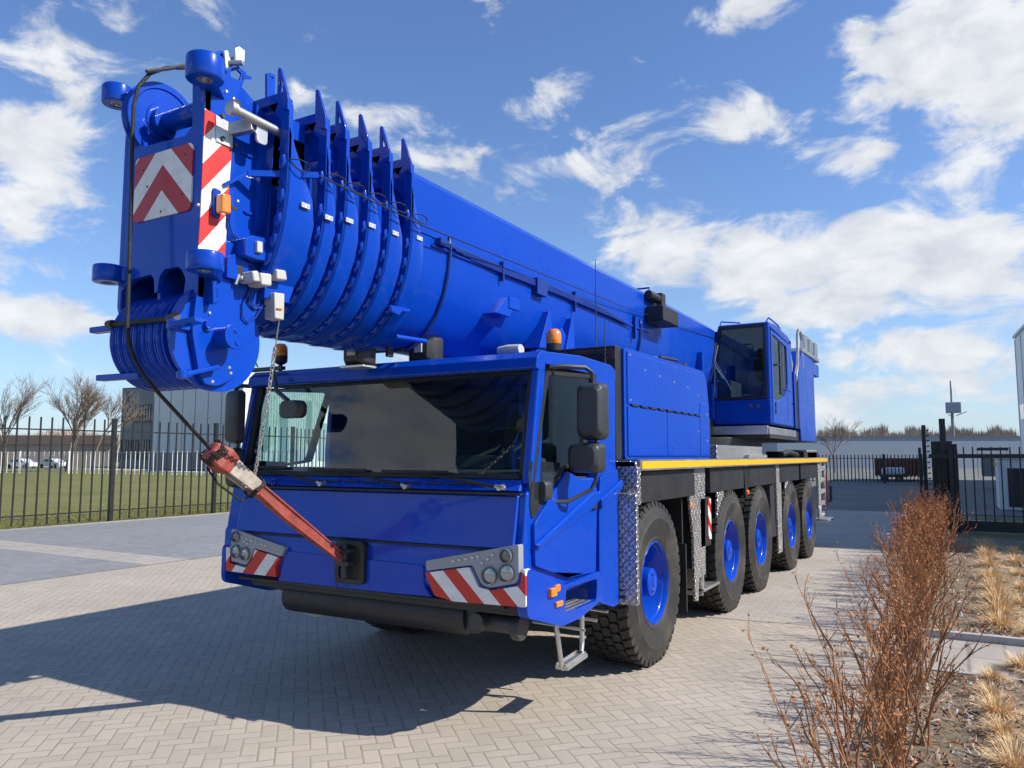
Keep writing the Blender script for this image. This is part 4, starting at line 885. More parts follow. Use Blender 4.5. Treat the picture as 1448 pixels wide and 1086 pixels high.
# ---------------------------------------------------------------- superstructure
def cabP(u, v): return px(u, v, x=1.42)
Y0 = 8.05; ztop = px(1090, 452, y=Y0).z; zb = px(1090, 600, y=Y0).z; xl = px(1003, 560, y=Y0).x; xl2 = px(1014, 460, y=Y0).x
XR = 1.40
P_('slewing_platform', lambda b: (b.box(-1.2,1.38,8.0,12.6,zb-.22,zb-.05), b.cyl((0,8.6,1.78),(0,8.6,zb-.2), 1.1, n=40), b.box(-.9,.5,7.3,12.2,zb-.2,zb+.1)), M['frame_grey'], bevel=.01)
P_('platform_skirt', lambda b: (b.box(.25,1.36,7.93,8.0,zb-.16,zb-.02), b.box(1.36,1.39,7.95,10.2,zb-.16,zb-.04)), M['steel'], bevel=.01)
oc_ = P_('operator_cab', lambda b: (b.box(xl,XR,Y0,9.95,zb,zb+.42), b.box(xl,XR,9.7,9.95,zb+.42,ztop-.08), b.prism([(Y0+.0,ztop-.10),(Y0+.02,ztop-.02),(8.6,ztop+.02),(9.6,ztop-.03),(9.95,ztop-.14),(9.95,ztop-.2)], 'x', xl2, XR),
    b.bar((xl+.03,Y0+.03,zb+.4),(xl2+.03,Y0+.03,ztop-.06), .06,.07, up=(0,1,0)), b.bar((XR-.045,Y0+.045,zb+.4),(XR-.045,Y0+.045,ztop-.06), .09,.09, up=(0,1,0))), bevel=.03)
P_('front_glass', lambda b: b.add([(xl+.05,Y0+.01,zb+.42),(XR-.09,Y0+.01,zb+.42),(XR-.09,Y0+.01,ztop-.1),(xl2+.05,Y0+.01,ztop-.1)], [(0,1,2,3)]), M['glass'], oc_, smooth=0)
P_('glass_seal', lambda b: (b.bar((xl+.05,Y0,zb+.42),(xl2+.05,Y0,ztop-.06), .035,.03), b.bar((XR-.08,Y0,zb+.42),(XR-.08,Y0,ztop-.06), .035,.03), b.bar((xl+.03,Y0,zb+.43),(XR-.07,Y0,zb+.43), .03,.04), b.bar((xl2+.03,Y0,ztop-.075),(XR-.07,Y0,ztop-.075), .03,.05)), M['seal'], oc_)
side = [(Y0+.09,zb+.02),(Y0+.09,zb+.44),(Y0+.09,ztop-.14),(9.7,ztop-.2),(9.72,zb+.02)]
swin = rpoly([(Y0+.17,zb+.40),(Y0+.17,ztop-.20),(9.42,ztop-.27),(9.45,zb+.72),(9.1,zb+.50),(8.6,zb+.40)], .09, 4)
P_('cab_door', lambda b: b.prism(side, 'x', XR-.03, XR+.012, holes=[swin]), BL, oc_, bevel=.01)
P_('side_glass', lambda b: b.prism(swin, 'x', XR-.008, XR-.004), M['glass_side'], oc_, smooth=0)
P_('door_mullion', lambda b: (b.box(XR,XR+.008,8.82,8.88,zb+.52,ztop-.25), b.tube([(XR+.03,Y0+.35,zb+.98),(XR+.03,8.7,zb+1.0)], .014, 6), b.box(XR+.01,XR+.02,Y0+.25,Y0+.33,zb+.28,zb+.36), b.box(XR+.01,XR+.02,Y0+.25,Y0+.33,zb+.18,zb+.26)), M['seal'], oc_)
P_('door_seam', lambda b: (b.box(XR+.01,XR+.014,9.38,9.40,zb+.1,ztop-.25), b.box(XR+.01,XR+.014,9.1,9.68,zb+.62,zb+.635)), M['seal'], oc_)
P_('cab_wiper', lambda b: (b.tube([(xl+.17,Y0-.03,ztop-.35),(xl+.10,Y0-.04,zb+1.0),(xl+.25,Y0-.04,zb+.75)], .012, 5), b.bar((xl+.14,Y0-.03,ztop-.3),(xl+.09,Y0-.03,zb+.5), .018,.018), b.bar((xl+.12,Y0-.03,zb+1.05),(xl+.38,Y0-.03,zb+.55), .012,.018)), M['steel'], oc_)
P_('cab_handrail', lambda b: (b.tube([(XR-.05,Y0+.05,ztop-.02),(XR-.03,Y0+.15,ztop+.06),(XR-.03,8.9,ztop+.05),(XR-.03,9.5,ztop-.08),(XR-.03,9.6,ztop-.2)], .014, 6), b.tube([(xl2+.03,Y0+.05,ztop-.05),(xl2+.04,Y0+.1,ztop+.05),(xl2+.3,Y0+.3,ztop+.04)], .014, 6)), BL, oc_)
os_ = P_('operator_seat', lambda b: (b.box(.75,1.22,8.8,9.3,zb+.35,zb+.55), b.prism([(9.2,zb+.5),(9.35,zb+.5),(9.5,zb+1.25),(9.35,zb+1.25)], 'x', .75, 1.2), b.box(.85,1.1,9.38,9.5,zb+1.25,zb+1.45)), M['seatm'], oc_, bevel=.04)
P_('control_console', lambda b: (b.box(xl+.08,xl+.3,8.3,9.0,zb+.3,zb+.75), b.box(XR-.3,XR-.12,8.6,9.2,zb+.3,zb+.72), b.box(xl+.12,xl+.32,8.3,8.36,zb+1.1,zb+1.35), b.cyl((xl+.2,8.3,zb+.75),(xl+.2,8.25,zb+.95), .02)), M['dark'], oc_, bevel=.02)
P_('cab_interior', lambda b: (b.box(xl+.05,XR-.05,9.66,9.69,zb+.42,ztop-.12), b.box(xl+.05,XR-.05,8.12,9.7,ztop-.13,ztop-.11), b.box(xl+.05,XR-.05,8.12,9.7,zb+.42,zb+.425)), M['dark'], oc_)
for u in (1062, 1072): c = px(u, 574, y=Y0); P_('work_lamp', lambda b: b.lathe([(0,-.02),(.03,-.018),(.036,0),(.036,.02)], (c.x, Y0, c.z), 'y', 14), M['lens_dark'], oc_)
# ladder and counterweight
ZC = 3.92
P_('ladder', lambda b: (b.box(1.30,1.42,10.02,10.10,zb+.0,3.35), b.box(1.30,1.42,10.42,10.50,zb+.0,3.35), *[b.cyl((1.36,10.08,z),(1.36,10.44,z), .022, n=8) for z in (zb+.15,zb+.45,zb+.75,zb+1.02)]), BL, bevel=.006)
P_('ladder_recess', lambda b: b.box(1.30,1.405,10.10,10.42,zb,3.3), M['seal'])
P_('ladder_rungs', lambda b: [b.box(1.33,1.40,10.10,10.42,z,z+.03) for z in (zb+.15,zb+.45,zb+.75)], M['steel'])
P_('ladder_handrail', lambda b: (b.tube([(1.38,10.35,3.2),(1.40,10.55,3.55),(1.40,10.62,4.1),(1.40,10.72,4.2),(1.40,10.95,4.18),(1.40,11.05,4.05),(1.40,11.0,3.5)], .028, 8)), M['steel'])
zcb = px(1153, 625, x=1.42).z
cw = P_('counterweight', lambda b: (b.prism(rpoly([(10.5,zcb),(10.5,3.3),(10.62,3.55),(10.9,ZC-.08),(11.1,ZC-.1),(12.25,ZC-.16),(12.25,zcb)], .05, 3), 'x', -1.42, 1.42), b.box(-1.42,1.42,12.25,12.95,ZC-.42,ZC-.17)), bevel=.02)
P_('counterweight_rail', lambda b: (b.box(1.2,1.44,10.9,12.95,ZC-.11,ZC-.03), *[b.box(1.36,1.42,y,y+.14,ZC-.05,ZC+.28) for y in (11.3,11.9,12.55)], *[b.cyl((1.39,y,ZC),(1.39,y,ZC+.3), .04, n=8) for y in (11.55,12.2,12.85)]), M['steel'], cw, bevel=.008)
P_('winch', lambda b: (b.cyl((.3,10.3,3.45),(1.3,10.3,3.45), .33, n=28), b.cyl((1.22,10.3,3.45),(1.27,10.3,3.45), .42, n=28), b.cyl((.3,10.3,3.45),(.35,10.3,3.45), .42, n=28)), M['grey_box'])
P_('rear_frame', lambda b: (b.prism([(8.0,zb),(8.0,3.0),(8.8,3.35),(10.4,3.4),(12.2,3.3),(12.2,zb)], 'x', .42, .50), b.prism([(8.0,zb),(8.0,3.0),(8.8,3.35),(10.4,3.4),(12.2,3.3),(12.2,zb)], 'x', -.74, -.66)), bevel=.01)
P_('lift_cylinder', lambda b: (b.cyl((0,7.9,2.1),(0,4.3,2.55), .19, n=24), b.cyl((0,4.4,2.54),(0,3.5,2.66), .12, n=20)), bevel=.01)
# ================================================================== BOOM
M['tagm'] = mat('label_foil', (.5, .51, .53), .5)
M['dkblue'] = mat('blue_painted_hose', (.003, .03, .22), .4)
def sec(w_, zt, zb, ch=.07, zs=.42, n=14):
    """boom cross-section: chamfered box above, half ellipse below; list of (x, z)"""
    zm = zt - zs; pts = [(-w_, zm), (-w_, zt-ch), (-w_+ch, zt), (w_-ch, zt), (w_, zt-ch), (w_, zm)]
    for i in range(1, n): t = pi*i/n; pts.append((w_*cos(t), zm - (zm-zb)*(sin(t)**.82)))
    return pts
def tubeb(b, y0, y1, *a, **k): s_ = sec(*a, **k); b.loft([[(x, y, z) for x, z in s_] for y in (y0, y1)])
ZT, ZB = 3.94, 2.66
boom = P_('boom', lambda b: tubeb(b, -.10, 8.0, .55, ZT, ZB), smooth=28, bevel=.0)
P_('boom_foot', lambda b: (tubeb(b, 4.9, 9.6, .50, ZT-.02, ZB+.15), b.box(-.66,.62,7.0,7.12,2.3,3.4)), smooth=28)
CY = [-1.34, -1.03, -.85, -.63, -.41, -.17]
for i in range(6):
    y = CY[i]; ye = CY[i+1] if i < 5 else .05; wi = .40 - (5-i)*.004
    o = P_('boom_section', lambda b: tubeb(b, y+.056, (CY[i+1]+.30) if i < 5 else .1, wi, ZT-.22-(5-i)*.004, ZB+.03+(5-i)*.008), smooth=28)
    outer = sec(.615, ZT+.03, ZB-.05, .06, .42, 22); inner = sec(.545, ZT-.035, ZB+.03, .11, .42, 22)
    yn = (CY[i+1] if i < 5 else y+.17) - (.075 if i < 5 else 0)
    def collar(b):   # top arch of the flange (dark face) and the skirt that runs back below it
        b.prism(outer, 'y', y-.014, y+.014, holes=[list(reversed(inner))]); arch = [(-.52,ZT-.62),(-.52,ZT-.34),(-.50,ZT-.24),(-.44,ZT-.17),(-.34,ZT-.14),(.34,ZT-.14),(.44,ZT-.17),(.50,ZT-.24),(.52,ZT-.34),(.52,ZT-.62)]; b.prism([(-.585,ZT-.62),(-.585,ZT-.04),(-.56,ZT+.0),(.56,ZT+.0),(.585,ZT-.04),(.585,ZT-.62)]+list(reversed(arch)), 'y', y+.02, y+.05)
    P_('collar', collar, BL, o, bevel=.005, smooth=30)
    def skirt(b):
        idx = list(range(5, len(outer))) + [0]   # from the right shoulder round the bottom to the left shoulder
        side_r = [(.615, ZT-.20), (.615, ZT-.30)]; side_l = [(-.615, ZT-.30), (-.615, ZT-.20)]
        prof = side_r + [outer[j] for j in idx] + side_l; vs = []; zc = ZT-.42
        for x, z in prof:
            g_ = max(.03, min(1.0, (ZT-.22-z)/.42)); yb = y + (yn-y)*g_; k_ = .975 if i < 5 else .93
            bx, bz = x*k_, zc+(z-zc)*k_ if z < zc else z
            ix, iz = x*.86, zc+(z-zc)*.88 if z < zc else z
            vs.append([(x, y-.01, z), (x, yb-.012, z), (x*.99, yb, zc+(z-zc)*.99 if z < zc else z), (bx, yb, bz), (ix, yb, iz)])
        n_ = len(prof); b.add([q for r_ in vs for q in r_], [(r*5+c_, (r+1)*5+c_, (r+1)*5+c_+1, r*5+c_+1) for r in range(n_-1) for c_ in range(4)])
        # front annulus, set back between skirt and inner body
        vs = []
        for x, z in prof: vs.append([(x*.995, y+.0, z if z > zc else zc+(z-zc)*.995), (x*.965, y-.0, z if z > zc else zc+(z-zc)*.96), (x*.96, y+.05, z if z > zc else zc+(z-zc)*.955), (x*.84, y+.05, z if z > zc else zc+(z-zc)*.84)])
        b.add([q for r_ in vs for q in r_], [(r*4+c_, (r+1)*4+c_, (r+1)*4+c_+1, r*4+c_+1) for r in range(n_-1) for c_ in range(3)])
    P_('collar_skirt', skirt, BL, o, smooth=40)
    # pointed lifting fin at the top right corner of the collar
    P_('collar_fin', lambda b: (b.prism([(.617,ZT-.10),(.617,ZT-.02),(.548,ZT+.17),(.536,ZT+.175),(.525,ZT+.165),(.525,ZT-.0),(.56,ZT-.08)], 'y', y-.03, y-.012, holes=[[(.548,ZT+.02),(.548,ZT+.10),(.575,ZT+.02)]] if i % 2 == 0 else ())), BL, o, bevel=.003)
    def lugs(b):
        zc = ZT-.42; m_ = 13
        for k in range(m_+1):
            if k == 0: x, z, nx, nz = .575, zc+.02, 1, 0
            else:
                t_ = pi*.62*k/m_; x, z = .575*cos(t_), zc-(zc-ZB+.01)*(sin(t_)**.82); nx, nz = cos(t_), -sin(t_)
            a = V((x, y-.004, z)); d = V((nx, 0, nz)); t = V((-nz, 0, nx))
            b.loft([[a+d*(.030*c1)*q_+t*(.048*s1)*q_+V((0,yy,0)) for c1, s1 in ((1,-.2),(.6,.9),(-.2,1),(-1,.3),(-.9,-.8),(.2,-1))] for q_, yy in ((1,.05),(1,-.012),(.6,-.026))])
            b.cyl(a+t*.078-d*.02+V((0,.04,0)), a+t*.078-d*.02-V((0,.02,0)), .013, n=6)
    P_('wear_pad_lugs', lugs, BL, o, bevel=.0, smooth=40)
    # small inventory label beside each collar
    zl = px([0]*0 or (433,466,495,527,560,594)[i], (291,308,312,319,330,337)[i], x=.617).z; yl = px((433,466,495,527,560,594)[i], (291,308,312,319,330,337)[i], x=.617).y
    P_('label', lambda b: b.box(.610, .618, yl-.036, yl+.030, zl-.014, zl+.014), M['tagm'], o)
    P_('label_print', lambda b: [b.box(.6175, .6195, yl-.031+k*.012, yl-.024+k*.012, zl-.006, zl+.006) for k in (0,1,3,4)], M['pix'], o)
    # cable loop
    c0 = px((438,570,690,800,940,1065)[i]/4.827+380, (590,640,690,740,800,870)[i]/4.827+130, x=.66)
    P_('cable_loop', lambda b: b.tube([(.62,y-.01,c0.z+.02),(.65,y+.05,c0.z+.03),(.66,y+.10,c0.z+.02),(.66,y+.115,c0.z-.0),(.655,y+.10,c0.z-.03),(.645,y+.05,c0.z-.03),(.63,y+.0,c0.z-.01)], .0045, 5), M['seal'], o)
# sensor cable along the side, and its outrigger arm at the head
ca = px(450, 248, x=.66); cb_ = px(600, 320, x=.66); cc = px(880, 433, x=.60); ce = px(1010, 478, x=.56)
P_('sensor_cable', lambda b: (b.tube([ca, cb_, cc, ce], .005, 5)), M['seal'])
P_('cable_arm', lambda b: (b.bar((.40,-1.62,px(328,266,x=.40).z),(.45,-1.5,px(380,257,x=.45).z), .012,.02), b.bar((.45,-1.5,px(380,257,x=.45).z),ca, .02,.035)), BL)
# thin rib and conduit along the boom side
zr = px(607, 337, x=.55).z
P_('boom_seam', lambda b: (b.box(.545,.560,.15,4.9,zr-.055,zr-.04), b.box(.545,.556,-.1,.2,zr+.02,zr+.03)), BL)
def conduit(b):
    for k in range(5): b.tube([(.562,.25+.1*k,zr+.01-.012*k),(.572,1.2,zr+.0-.012*k),(.575,2.2,zr-.012*k+.01),(.58,3.2+.1*k,zr+.005-.014*k),(.575,3.8+.1*k,zr-.01*k-.03)], .008, 6)
    b.box(.55,.60,.2,.32,zr-.03,zr+.02); b.box(.55,.60,1.75,1.95,zr-.12,zr+.03)
P_('hose_bundle', conduit, M['dkblue'])
def hoop(y, t1, r=.02):
    s_ = sec(.565, ZT+.01, ZB-.02, .07, .42, 22)[5:]; k = int(len(s_)*t1); return [(x, y, z) for x, z in [(s_[0][0], zr+.02)] + s_[:k]]
P_('hose_hoop', lambda b: b.tube(hoop(.38, .48), .013, 6), M['dkblue'])
P_('boom_clip', lambda b: (b.box(.55,.585,1.15,1.17,zr-.12,zr+.05), b.box(.55,.585,2.6,2.62,zr-.15,zr+.06), b.box(.55,.585,4.3,4.34,zr-.2,zr+.08)), M['dkblue'])
c = px(722, 428, x=.62); P_('boom_bracket', lambda b: (b.prism([(c.y-.22,c.z-.12),(c.y-.02,c.z+.05),(c.y+.16,c.z+.05),(c.y+.02,c.z-.12)], 'x', .44, .60), b.box(.58,.61,c.y-.0,c.y+.18,c.z-.045,c.z+.06)), BL, bevel=.006)
def guss(b):
    for u, v0, v1 in ((776,440,478),(808,450,500)):
        a = px(u, v0, x=.57); z_ = px(u, v1, x=.57).z; b.prism([(a.y-.02,a.z),(a.y+.03,a.z),(a.y+.05,z_-.1),(a.y-.22,z_-.12)], 'x', .40, .585)
P_('boom_gusset', guss, BL, bevel=.006)
P_('boom_saddle', lambda b: (b.prism([(1.95,2.95),(2.35,3.1),(3.0,2.6),(1.6,2.6)], 'x', .48, .56), b.box(-.4,.4,2.0,3.6,2.58,2.68)), BL, bevel=.01)
P_('saddle_hoop', lambda b: b.tube(hoop(4.55, .35), .016, 6), M['dkblue'])
P_('boom_pin', lambda b: (b.prism(yz([(552,431),(581,437),(580,441),(569,440),(565,446),(555,441)], .50), 'x', .47, .50), b.cyl((.3,.05,2.72),(.36,.35,2.72), .02, n=8)), BL, bevel=.005)
# camera / floodlight at the boom pivot
fl = P_('boom_winch_box', lambda b: b.box(.56,.80,px(937,450,x=.7).y-.25,px(937,450,x=.7).y+.35,px(937,458,x=.7).z,px(937,436,x=.7).z), M['black'], bevel=.02)
c = px(940, 425, x=.7); P_('boom_winch_arm', lambda b: (b.box(.60,.68,c.y-.05,c.y+.1,c.z-.12,c.z+.10), b.cyl((.6,c.y-.35,c.z+.03),(.62,c.y+.1,c.z+.02), .06, n=10), b.cyl((.72,c.y+.3,c.z-.16),(.74,c.y+.32,c.z-.28), .03, n=8)), M['black'], fl, bevel=.01)
c = px(920, 412, x=.50); P_('top_bracket', lambda b: b.tube([(.2,c.y,ZT-.02),(.2,c.y,ZT+.1),(.48,c.y,ZT+.1),(.48,c.y,ZT-.02)], .014, 6), BL)
# work lamps hanging under the boom
def worklamp(u, v, x, s_, tilt=0.0):
    c = px(u, v, x=x); o = P_('work_lamp', lambda b: b.loft([[(c.x+a*k, c.y+yy, c.z+zz*k) for a, zz in rrect(-.115*s_, .115*s_, -.095*s_, .095*s_, .03)] for yy, k in ((-.09,.62),(-.03,.95),(.06,1),(.075,.97))]), M['black'], bevel=.008)
    P_('lamp_bracket', lambda b: (b.tube([(c.x,c.y,c.z+.05),(c.x+.02,c.y+.05,c.z+.14),(c.x+.02,c.y+.10,c.z+.22)], .018, 6), b.box(c.x-.02,c.x+.05,c.y-.11,c.y-.06,c.z-.02,c.z+.05)), M['grey_box'], o)
    P_('lamp_rim', lambda b: b.box(c.x-.115*s_,c.x+.115*s_,c.y-.08,c.y+.08,c.z-.11*s_,c.z-.09*s_), M['steel'], o, bevel=.004)
worklamp(507, 501, -.05, 1.0); worklamp(600, 497, .22, 1.2)
P_('lamp_carrier', lambda b: (b.bar((-.25,.3,2.67),(.15,.35,2.67), .04,.03), b.box(.08,.11,.2,.27,2.60,2.70)), M['frame_grey'], bevel=.006)

# ---------------------------------------------------------------- boom head
HX = .385; FY = -1.75
def S(pts): return yz(pts, HX)
plate = S([(290,92),(300,92),(333,112),(398,188),(398,200),(390,300),(388,375),(384,408),(372,418),(353,474),(354,494),(349,512),(338,527),(322,540),(306,546),(290,543),(281,524),(272,469),(279,409),(283,355),(288,200)])
head = P_('boom_head', lambda b: b.prism(rpoly(plate, .02, 2), 'x', HX-.03, HX), bevel=.006)
P_('cheek_box', lambda b: b.prism([(FY+.0,2.9)]+S([(283,380),(279,409),(272,469),(281,522),(292,530),(300,470),(305,420),(305,380)]), 'x', .27, HX-.03), BL, head, bevel=.006)
lp = [(FY,2.70),(FY,3.72)] + [(-1.48-.27*cos(t), 3.74+.28*sin(t)) for t in [pi*.08+pi*.9*i/12 for i in range(13)]] + [(-1.2,3.7),(-1.2,2.9),(-1.38,2.5),(-1.42,2.36),(-1.5,2.30),(-1.62,2.32),(-1.70,2.5)]
P_('left_cheek', lambda b: b.prism(lp, 'x', -.335, -.30), BL, head, bevel=.006)
# front plate, with an opening for the top sheave
zA = 2.85
_unused = [(-.30,zA+.02),(-.30,3.98),(-.30,4.0),(.335,4.0),(.335,zA-.05),(.26,2.62),(.215,2.86),(.19,2.93),(.03,2.93),(.0,2.88),(-.03,2.93),(-.20,2.93),(-.24,2.85)]
_n = [px(u, v, y=FY) for u, v in ((194,206),(205,207),(262,192),(272,180),(272,108))]
P_('front_plate', lambda b: b.prism([(-.30,zA-.06),(-.30,3.86),(-.285,3.92),(-.272,3.90),(_n[0].x,_n[0].z+.12),(_n[1].x,_n[1].z),(_n[2].x,_n[2].z),(_n[3].x,_n[3].z+.01),(_n[4].x,4.0),(.385,4.01),(.385,zA-.16),(.31,zA-.22),(.27,zA-.04),(.245,2.85),(.21,2.875),(.09,2.875),(.05,2.84),(.035,zA-.10),(.01,zA-.10),(.0,2.83),(-.03,2.86),(-.20,2.85),(-.25,zA-.03)], 'y', FY, FY+.035), BL, head, bevel=.004)
# cross walls inside the head
P_('head_wall', lambda b: (b.box(-.30,.355,FY+.04,-1.22,3.05,3.08), b.box(-.30,.355,-1.28,-1.2,2.8,3.85), b.box(.01,.035,FY+.02,-1.3,2.70,2.95)), BL, head)
c_top = V((0, -1.60, 3.80))
def disc(b, x0, x1, c, r, groove=.03, n=48, hole=0.0):
    m_ = (x0+x1)/2; b.lathe([(hole, x0),(r*.5, x0),(r*.52, x0+.008),(r*.82, x0+.008),(r*.85, x0),(r, x0),(r, x0+.008),(r-groove, m_-.006),(r-groove, m_+.006),(r, x1-.008),(r, x1),(r*.85, x1),(r*.82, x1-.008),(r*.52, x1-.008),(r*.5, x1),(hole, x1)], (0, c.y, c.z), 'x', n)
sh = P_('top_sheave', lambda b: disc(b, -.235, -.17, V((0,-1.60,3.84)), .245, .03), BL, head, smooth=30)
P_('sheave_shaft', lambda b: (b.cyl((-.3,-1.60,3.84),(.36,-1.60,3.84), .06, n=24), b.cyl((-.17,-1.60,3.84),(-.13,-1.60,3.84), .10, n=24)), BL, head)
c_low = V((0, -1.585, 2.485))
for k in range(7):
    x = -.215 + k*.068; P_('lower_sheave', lambda b: disc(b, x, x+.058, c_low, .275, .03, 56), BL, head, smooth=30)
P_('lower_shaft', lambda b: (b.cyl((-.36,c_low.y,c_low.z),(.46,c_low.y,c_low.z), .05, n=24), b.cyl((.38,c_low.y,c_low.z),(.48,c_low.y,c_low.z), .062, n=24), b.cyl((.48,c_low.y,c_low.z),(.50,c_low.y,c_low.z), .072, n=24)), BL, head, bevel=.004)
P_('shaft_screws', lambda b: (b.cyl((.498,c_low.y,c_low.z+.03),(.505,c_low.y,c_low.z+.03), .014, n=10), b.cyl((.498,c_low.y+.01,c_low.z-.035),(.505,c_low.y+.01,c_low.z-.035), .014, n=10), b.cyl((.38,c_low.y-.10,c_low.z+.06),(.41,c_low.y-.10,c_low.z+.06), .028, n=12)), BL, head)
# right-hand lower guard ring
P_('sheave_guard', lambda b: b.lathe([(.20,.325),(.30,.325),(.30,.35),(.20,.35)], (0,c_low.y,c_low.z), 'x', 48, closed=True), BL, head)
# hinge ears
def ear(name, c, r, h_, to, w_=.11):
    o = P_(name, lambda b: (b.lathe([(r*.42,-h_/2),(r*.95,-h_/2),(r,-h_/2+.012),(r,h_/2-.012),(r*.95,h_/2),(r*.42,h_/2)], tuple(c), 'z', 28, closed=True), b.bar(V(c)+(V(to)-V(c)).normalized()*r*.7, to, w_, h_*.8)), BL, head, bevel=.006)
    P_('ear_bush', lambda b: b.lathe([(r*.30,-h_*.45),(r*.44,-h_*.45),(r*.44,h_*.45),(r*.30,h_*.45)], tuple(c), 'z', 20, closed=True), M['steel'], o)
ear('hinge_ear', px(290,98,y=-1.82), .10, .13, (.30,-1.6,px(290,98,y=-1.86).z)); ear('hinge_ear', px(166,136,y=-1.82), .085, .11, (-.28,-1.68,px(166,136,y=-1.82).z))
ear('hinge_ear', px(290,371,y=-1.84), .095, .10, (.33,-1.62,px(290,371,y=-1.84).z)); ear('hinge_ear', px(153,388,y=-1.80), .085, .10, (-.28,-1.66,px(153,388,y=-1.8).z))
for u, v, u2, v2, y in ((132,468,165,462,-1.84),(141,535,185,531,-1.78)): a, c = px(u, v, y=y), px(u2, v2, y=y); P_('guard_finger', lambda b: b.bar(a, c+V((.06,.03,0)), .06, .035), BL, head, bevel=.008)
a, c = px(258,530,x=HX+.03), px(308,519,x=HX+.03); P_('guard_finger', lambda b: (b.bar(a, c, .04, .025), b.cyl(V((HX+.03,a.y,a.z-.02)),V((HX+.03,a.y,a.z+.02)), .03, n=12)), BL, head, bevel=.006)
a, c = px(246,460,y=-1.88), px(282,452,y=-1.84); P_('rope_guard', lambda b: (b.bar(a, c, .07, .03), b.cyl(a-V((0,0,.02)), a+V((0,0,.03)), .035, n=12), b.box(.30,.37,-1.88,-1.72,a.z-.015,a.z+.02)), BL, head, bevel=.006)
P_('guard_bar', lambda b: b.tube([px(158,459,y=-1.86), px(243,450,y=-1.86)], .014, 8), M['rope'], head)
P_('guard_bar_ends', lambda b: (b.cyl(px(153,459,y=-1.86), px(160,458,y=-1.86), .024, n=10), b.cyl(px(238,451,y=-1.86), px(250,447,y=-1.86), .024, n=10)), M['frame_grey'], head)
# chevron board on the front, diagonal board on the side
cxm = (px(192,222,y=FY-.01).x + px(272,205,y=FY-.01).x)/2
zc_ = px(232,232,y=FY-.01).z; per_ = zc_ - px(232,304,y=FY-.01).z
M['chev'] = stripes('chevron_marking', 1.02, 1.0, per_, -zc_/per_, chevron=cxm, red=(.42,.02,.02))
z_t = px(232,213,y=FY-.01).z; z_b = px(229,306,y=FY-.01).z; xl_, xr_ = px(190,265,y=FY-.01).x, px(271,255,y=FY-.01).x
P_('chevron_board', lambda b: b.prism(rrect(xl_, xr_, z_b, z_t, .035), 'y', FY-.010, FY+.0), M['chev'], head)
P_('board_rivets', lambda b: [b.lathe([(0,-.006),(.008,0)], (x, FY-.010, z), 'y', 8) for x, z in ((xl_+.08,z_t-.08),(xr_-.07,z_t-.06),(xl_+.12,z_b+.2),(xr_-.08,z_b+.1),(cxm,z_b+.03))], M['frame_grey'], head)
sz_ = px(287,230,x=HX).z - 1.25*px(287,230,x=HX).y; sp_ = px(287,191,x=HX).z-px(285,267,x=HX).z
M['sidehz'] = stripes('side_hazard_marking', (-1.25,), 1.0, sp_, -sz_/sp_, red=(.6,.03,.02))
P_('side_hazard_board', lambda b: b.prism(yz([(290,153),(330,177),(322,300),(317,377),(280,357),(284,300)], HX+.006), 'x', HX, HX+.006), M['sidehz'], head)
# galvanised pin bar with bracket
a, c = px(326,152,x=.52), px(406,193,x=.52)
rb = P_('runner_bar', lambda b: (b.cyl(a, c, .027, n=20), b.cyl(a-(c-a).normalized()*.01, a+(c-a).normalized()*.03, .040, n=20), b.cyl(c-(c-a).normalized()*.02, c+(c-a).normalized()*.012, .046, n=20), b.lathe([(0,0),(.028,0)], (a.x,a.y,a.z), 'y', 12)), M['steel'], head, bevel=.004)
a2 = px(318,186,x=.35); P_('bar_bracket', lambda b: (b.prism(yz([(305,162),(329,176),(329,210),(306,200)], HX+.012), 'x', HX+.006, HX+.014), b.bar((.38,a2.y-.0,a2.z), (.51,(a.y+c.y)/2-.04,(a.z+c.z)/2-.03), .05, .07), b.prism(rpoly([((a.y+c.y)/2-.02,(a.z+c.z)/2-.12),((a.y+c.y)/2+.06,(a.z+c.z)/2-.12),((a.y+c.y)/2+.06,(a.z+c.z)/2-.0),((a.y+c.y)/2-.02,(a.z+c.z)/2-.0)], .03, 3), 'x', .505, .52)), M['steel'], rb, bevel=.006)
P_('bracket_bolts', lambda b: [b.cyl((HX+.01,p.y,p.z),(HX+.024,p.y,p.z), .013, n=8) for p in [px(u,v,x=.36) for u, v in ((308,166),(308,198),(326,208),(326,181))]], M['frame_grey'], rb)
# rope keeper levers on top
tp = px(318,78,x=.30); P_('rope_keeper', lambda b: (b.prism(yz([(316,72),(321,72),(323,82),(330,80),(328,95),(318,97)], .32), 'x', .31, .33), b.prism(yz([(332,68),(338,66),(346,72),(345,92),(338,95),(333,88)], .36), 'x', .35, .365), b.cyl((.30,tp.y,tp.z-.05),(.40,tp.y+.05,tp.z-.05), .018, n=8)), M['steel'], head, bevel=.003)
P_('keeper_frame', lambda b: (b.prism(yz([(306,74),(312,70),(316,74),(318,96),(308,98)], .30), 'x', .28, .30), b.prism(yz([(318,98),(336,94),(348,103),(342,122),(322,112)], .34), 'x', .33, .345, holes=[list(reversed(yz([(325,102),(335,99),(341,105),(338,114),(326,109)], .34)))]), b.prism(yz([(344,104),(356,108),(356,112),(344,112)], .35), 'x', .34, .35)), BL, head, bevel=.003)
P_('upright_plate', lambda b: b.prism(yz([(376,104),(380,103),(388,107),(387,170),(376,160)], .30), 'x', .29, .31, holes=[list(reversed(yz([(380,109),(385,110),(385,112),(380,111)], .30)))]), BL, head, bevel=.003)
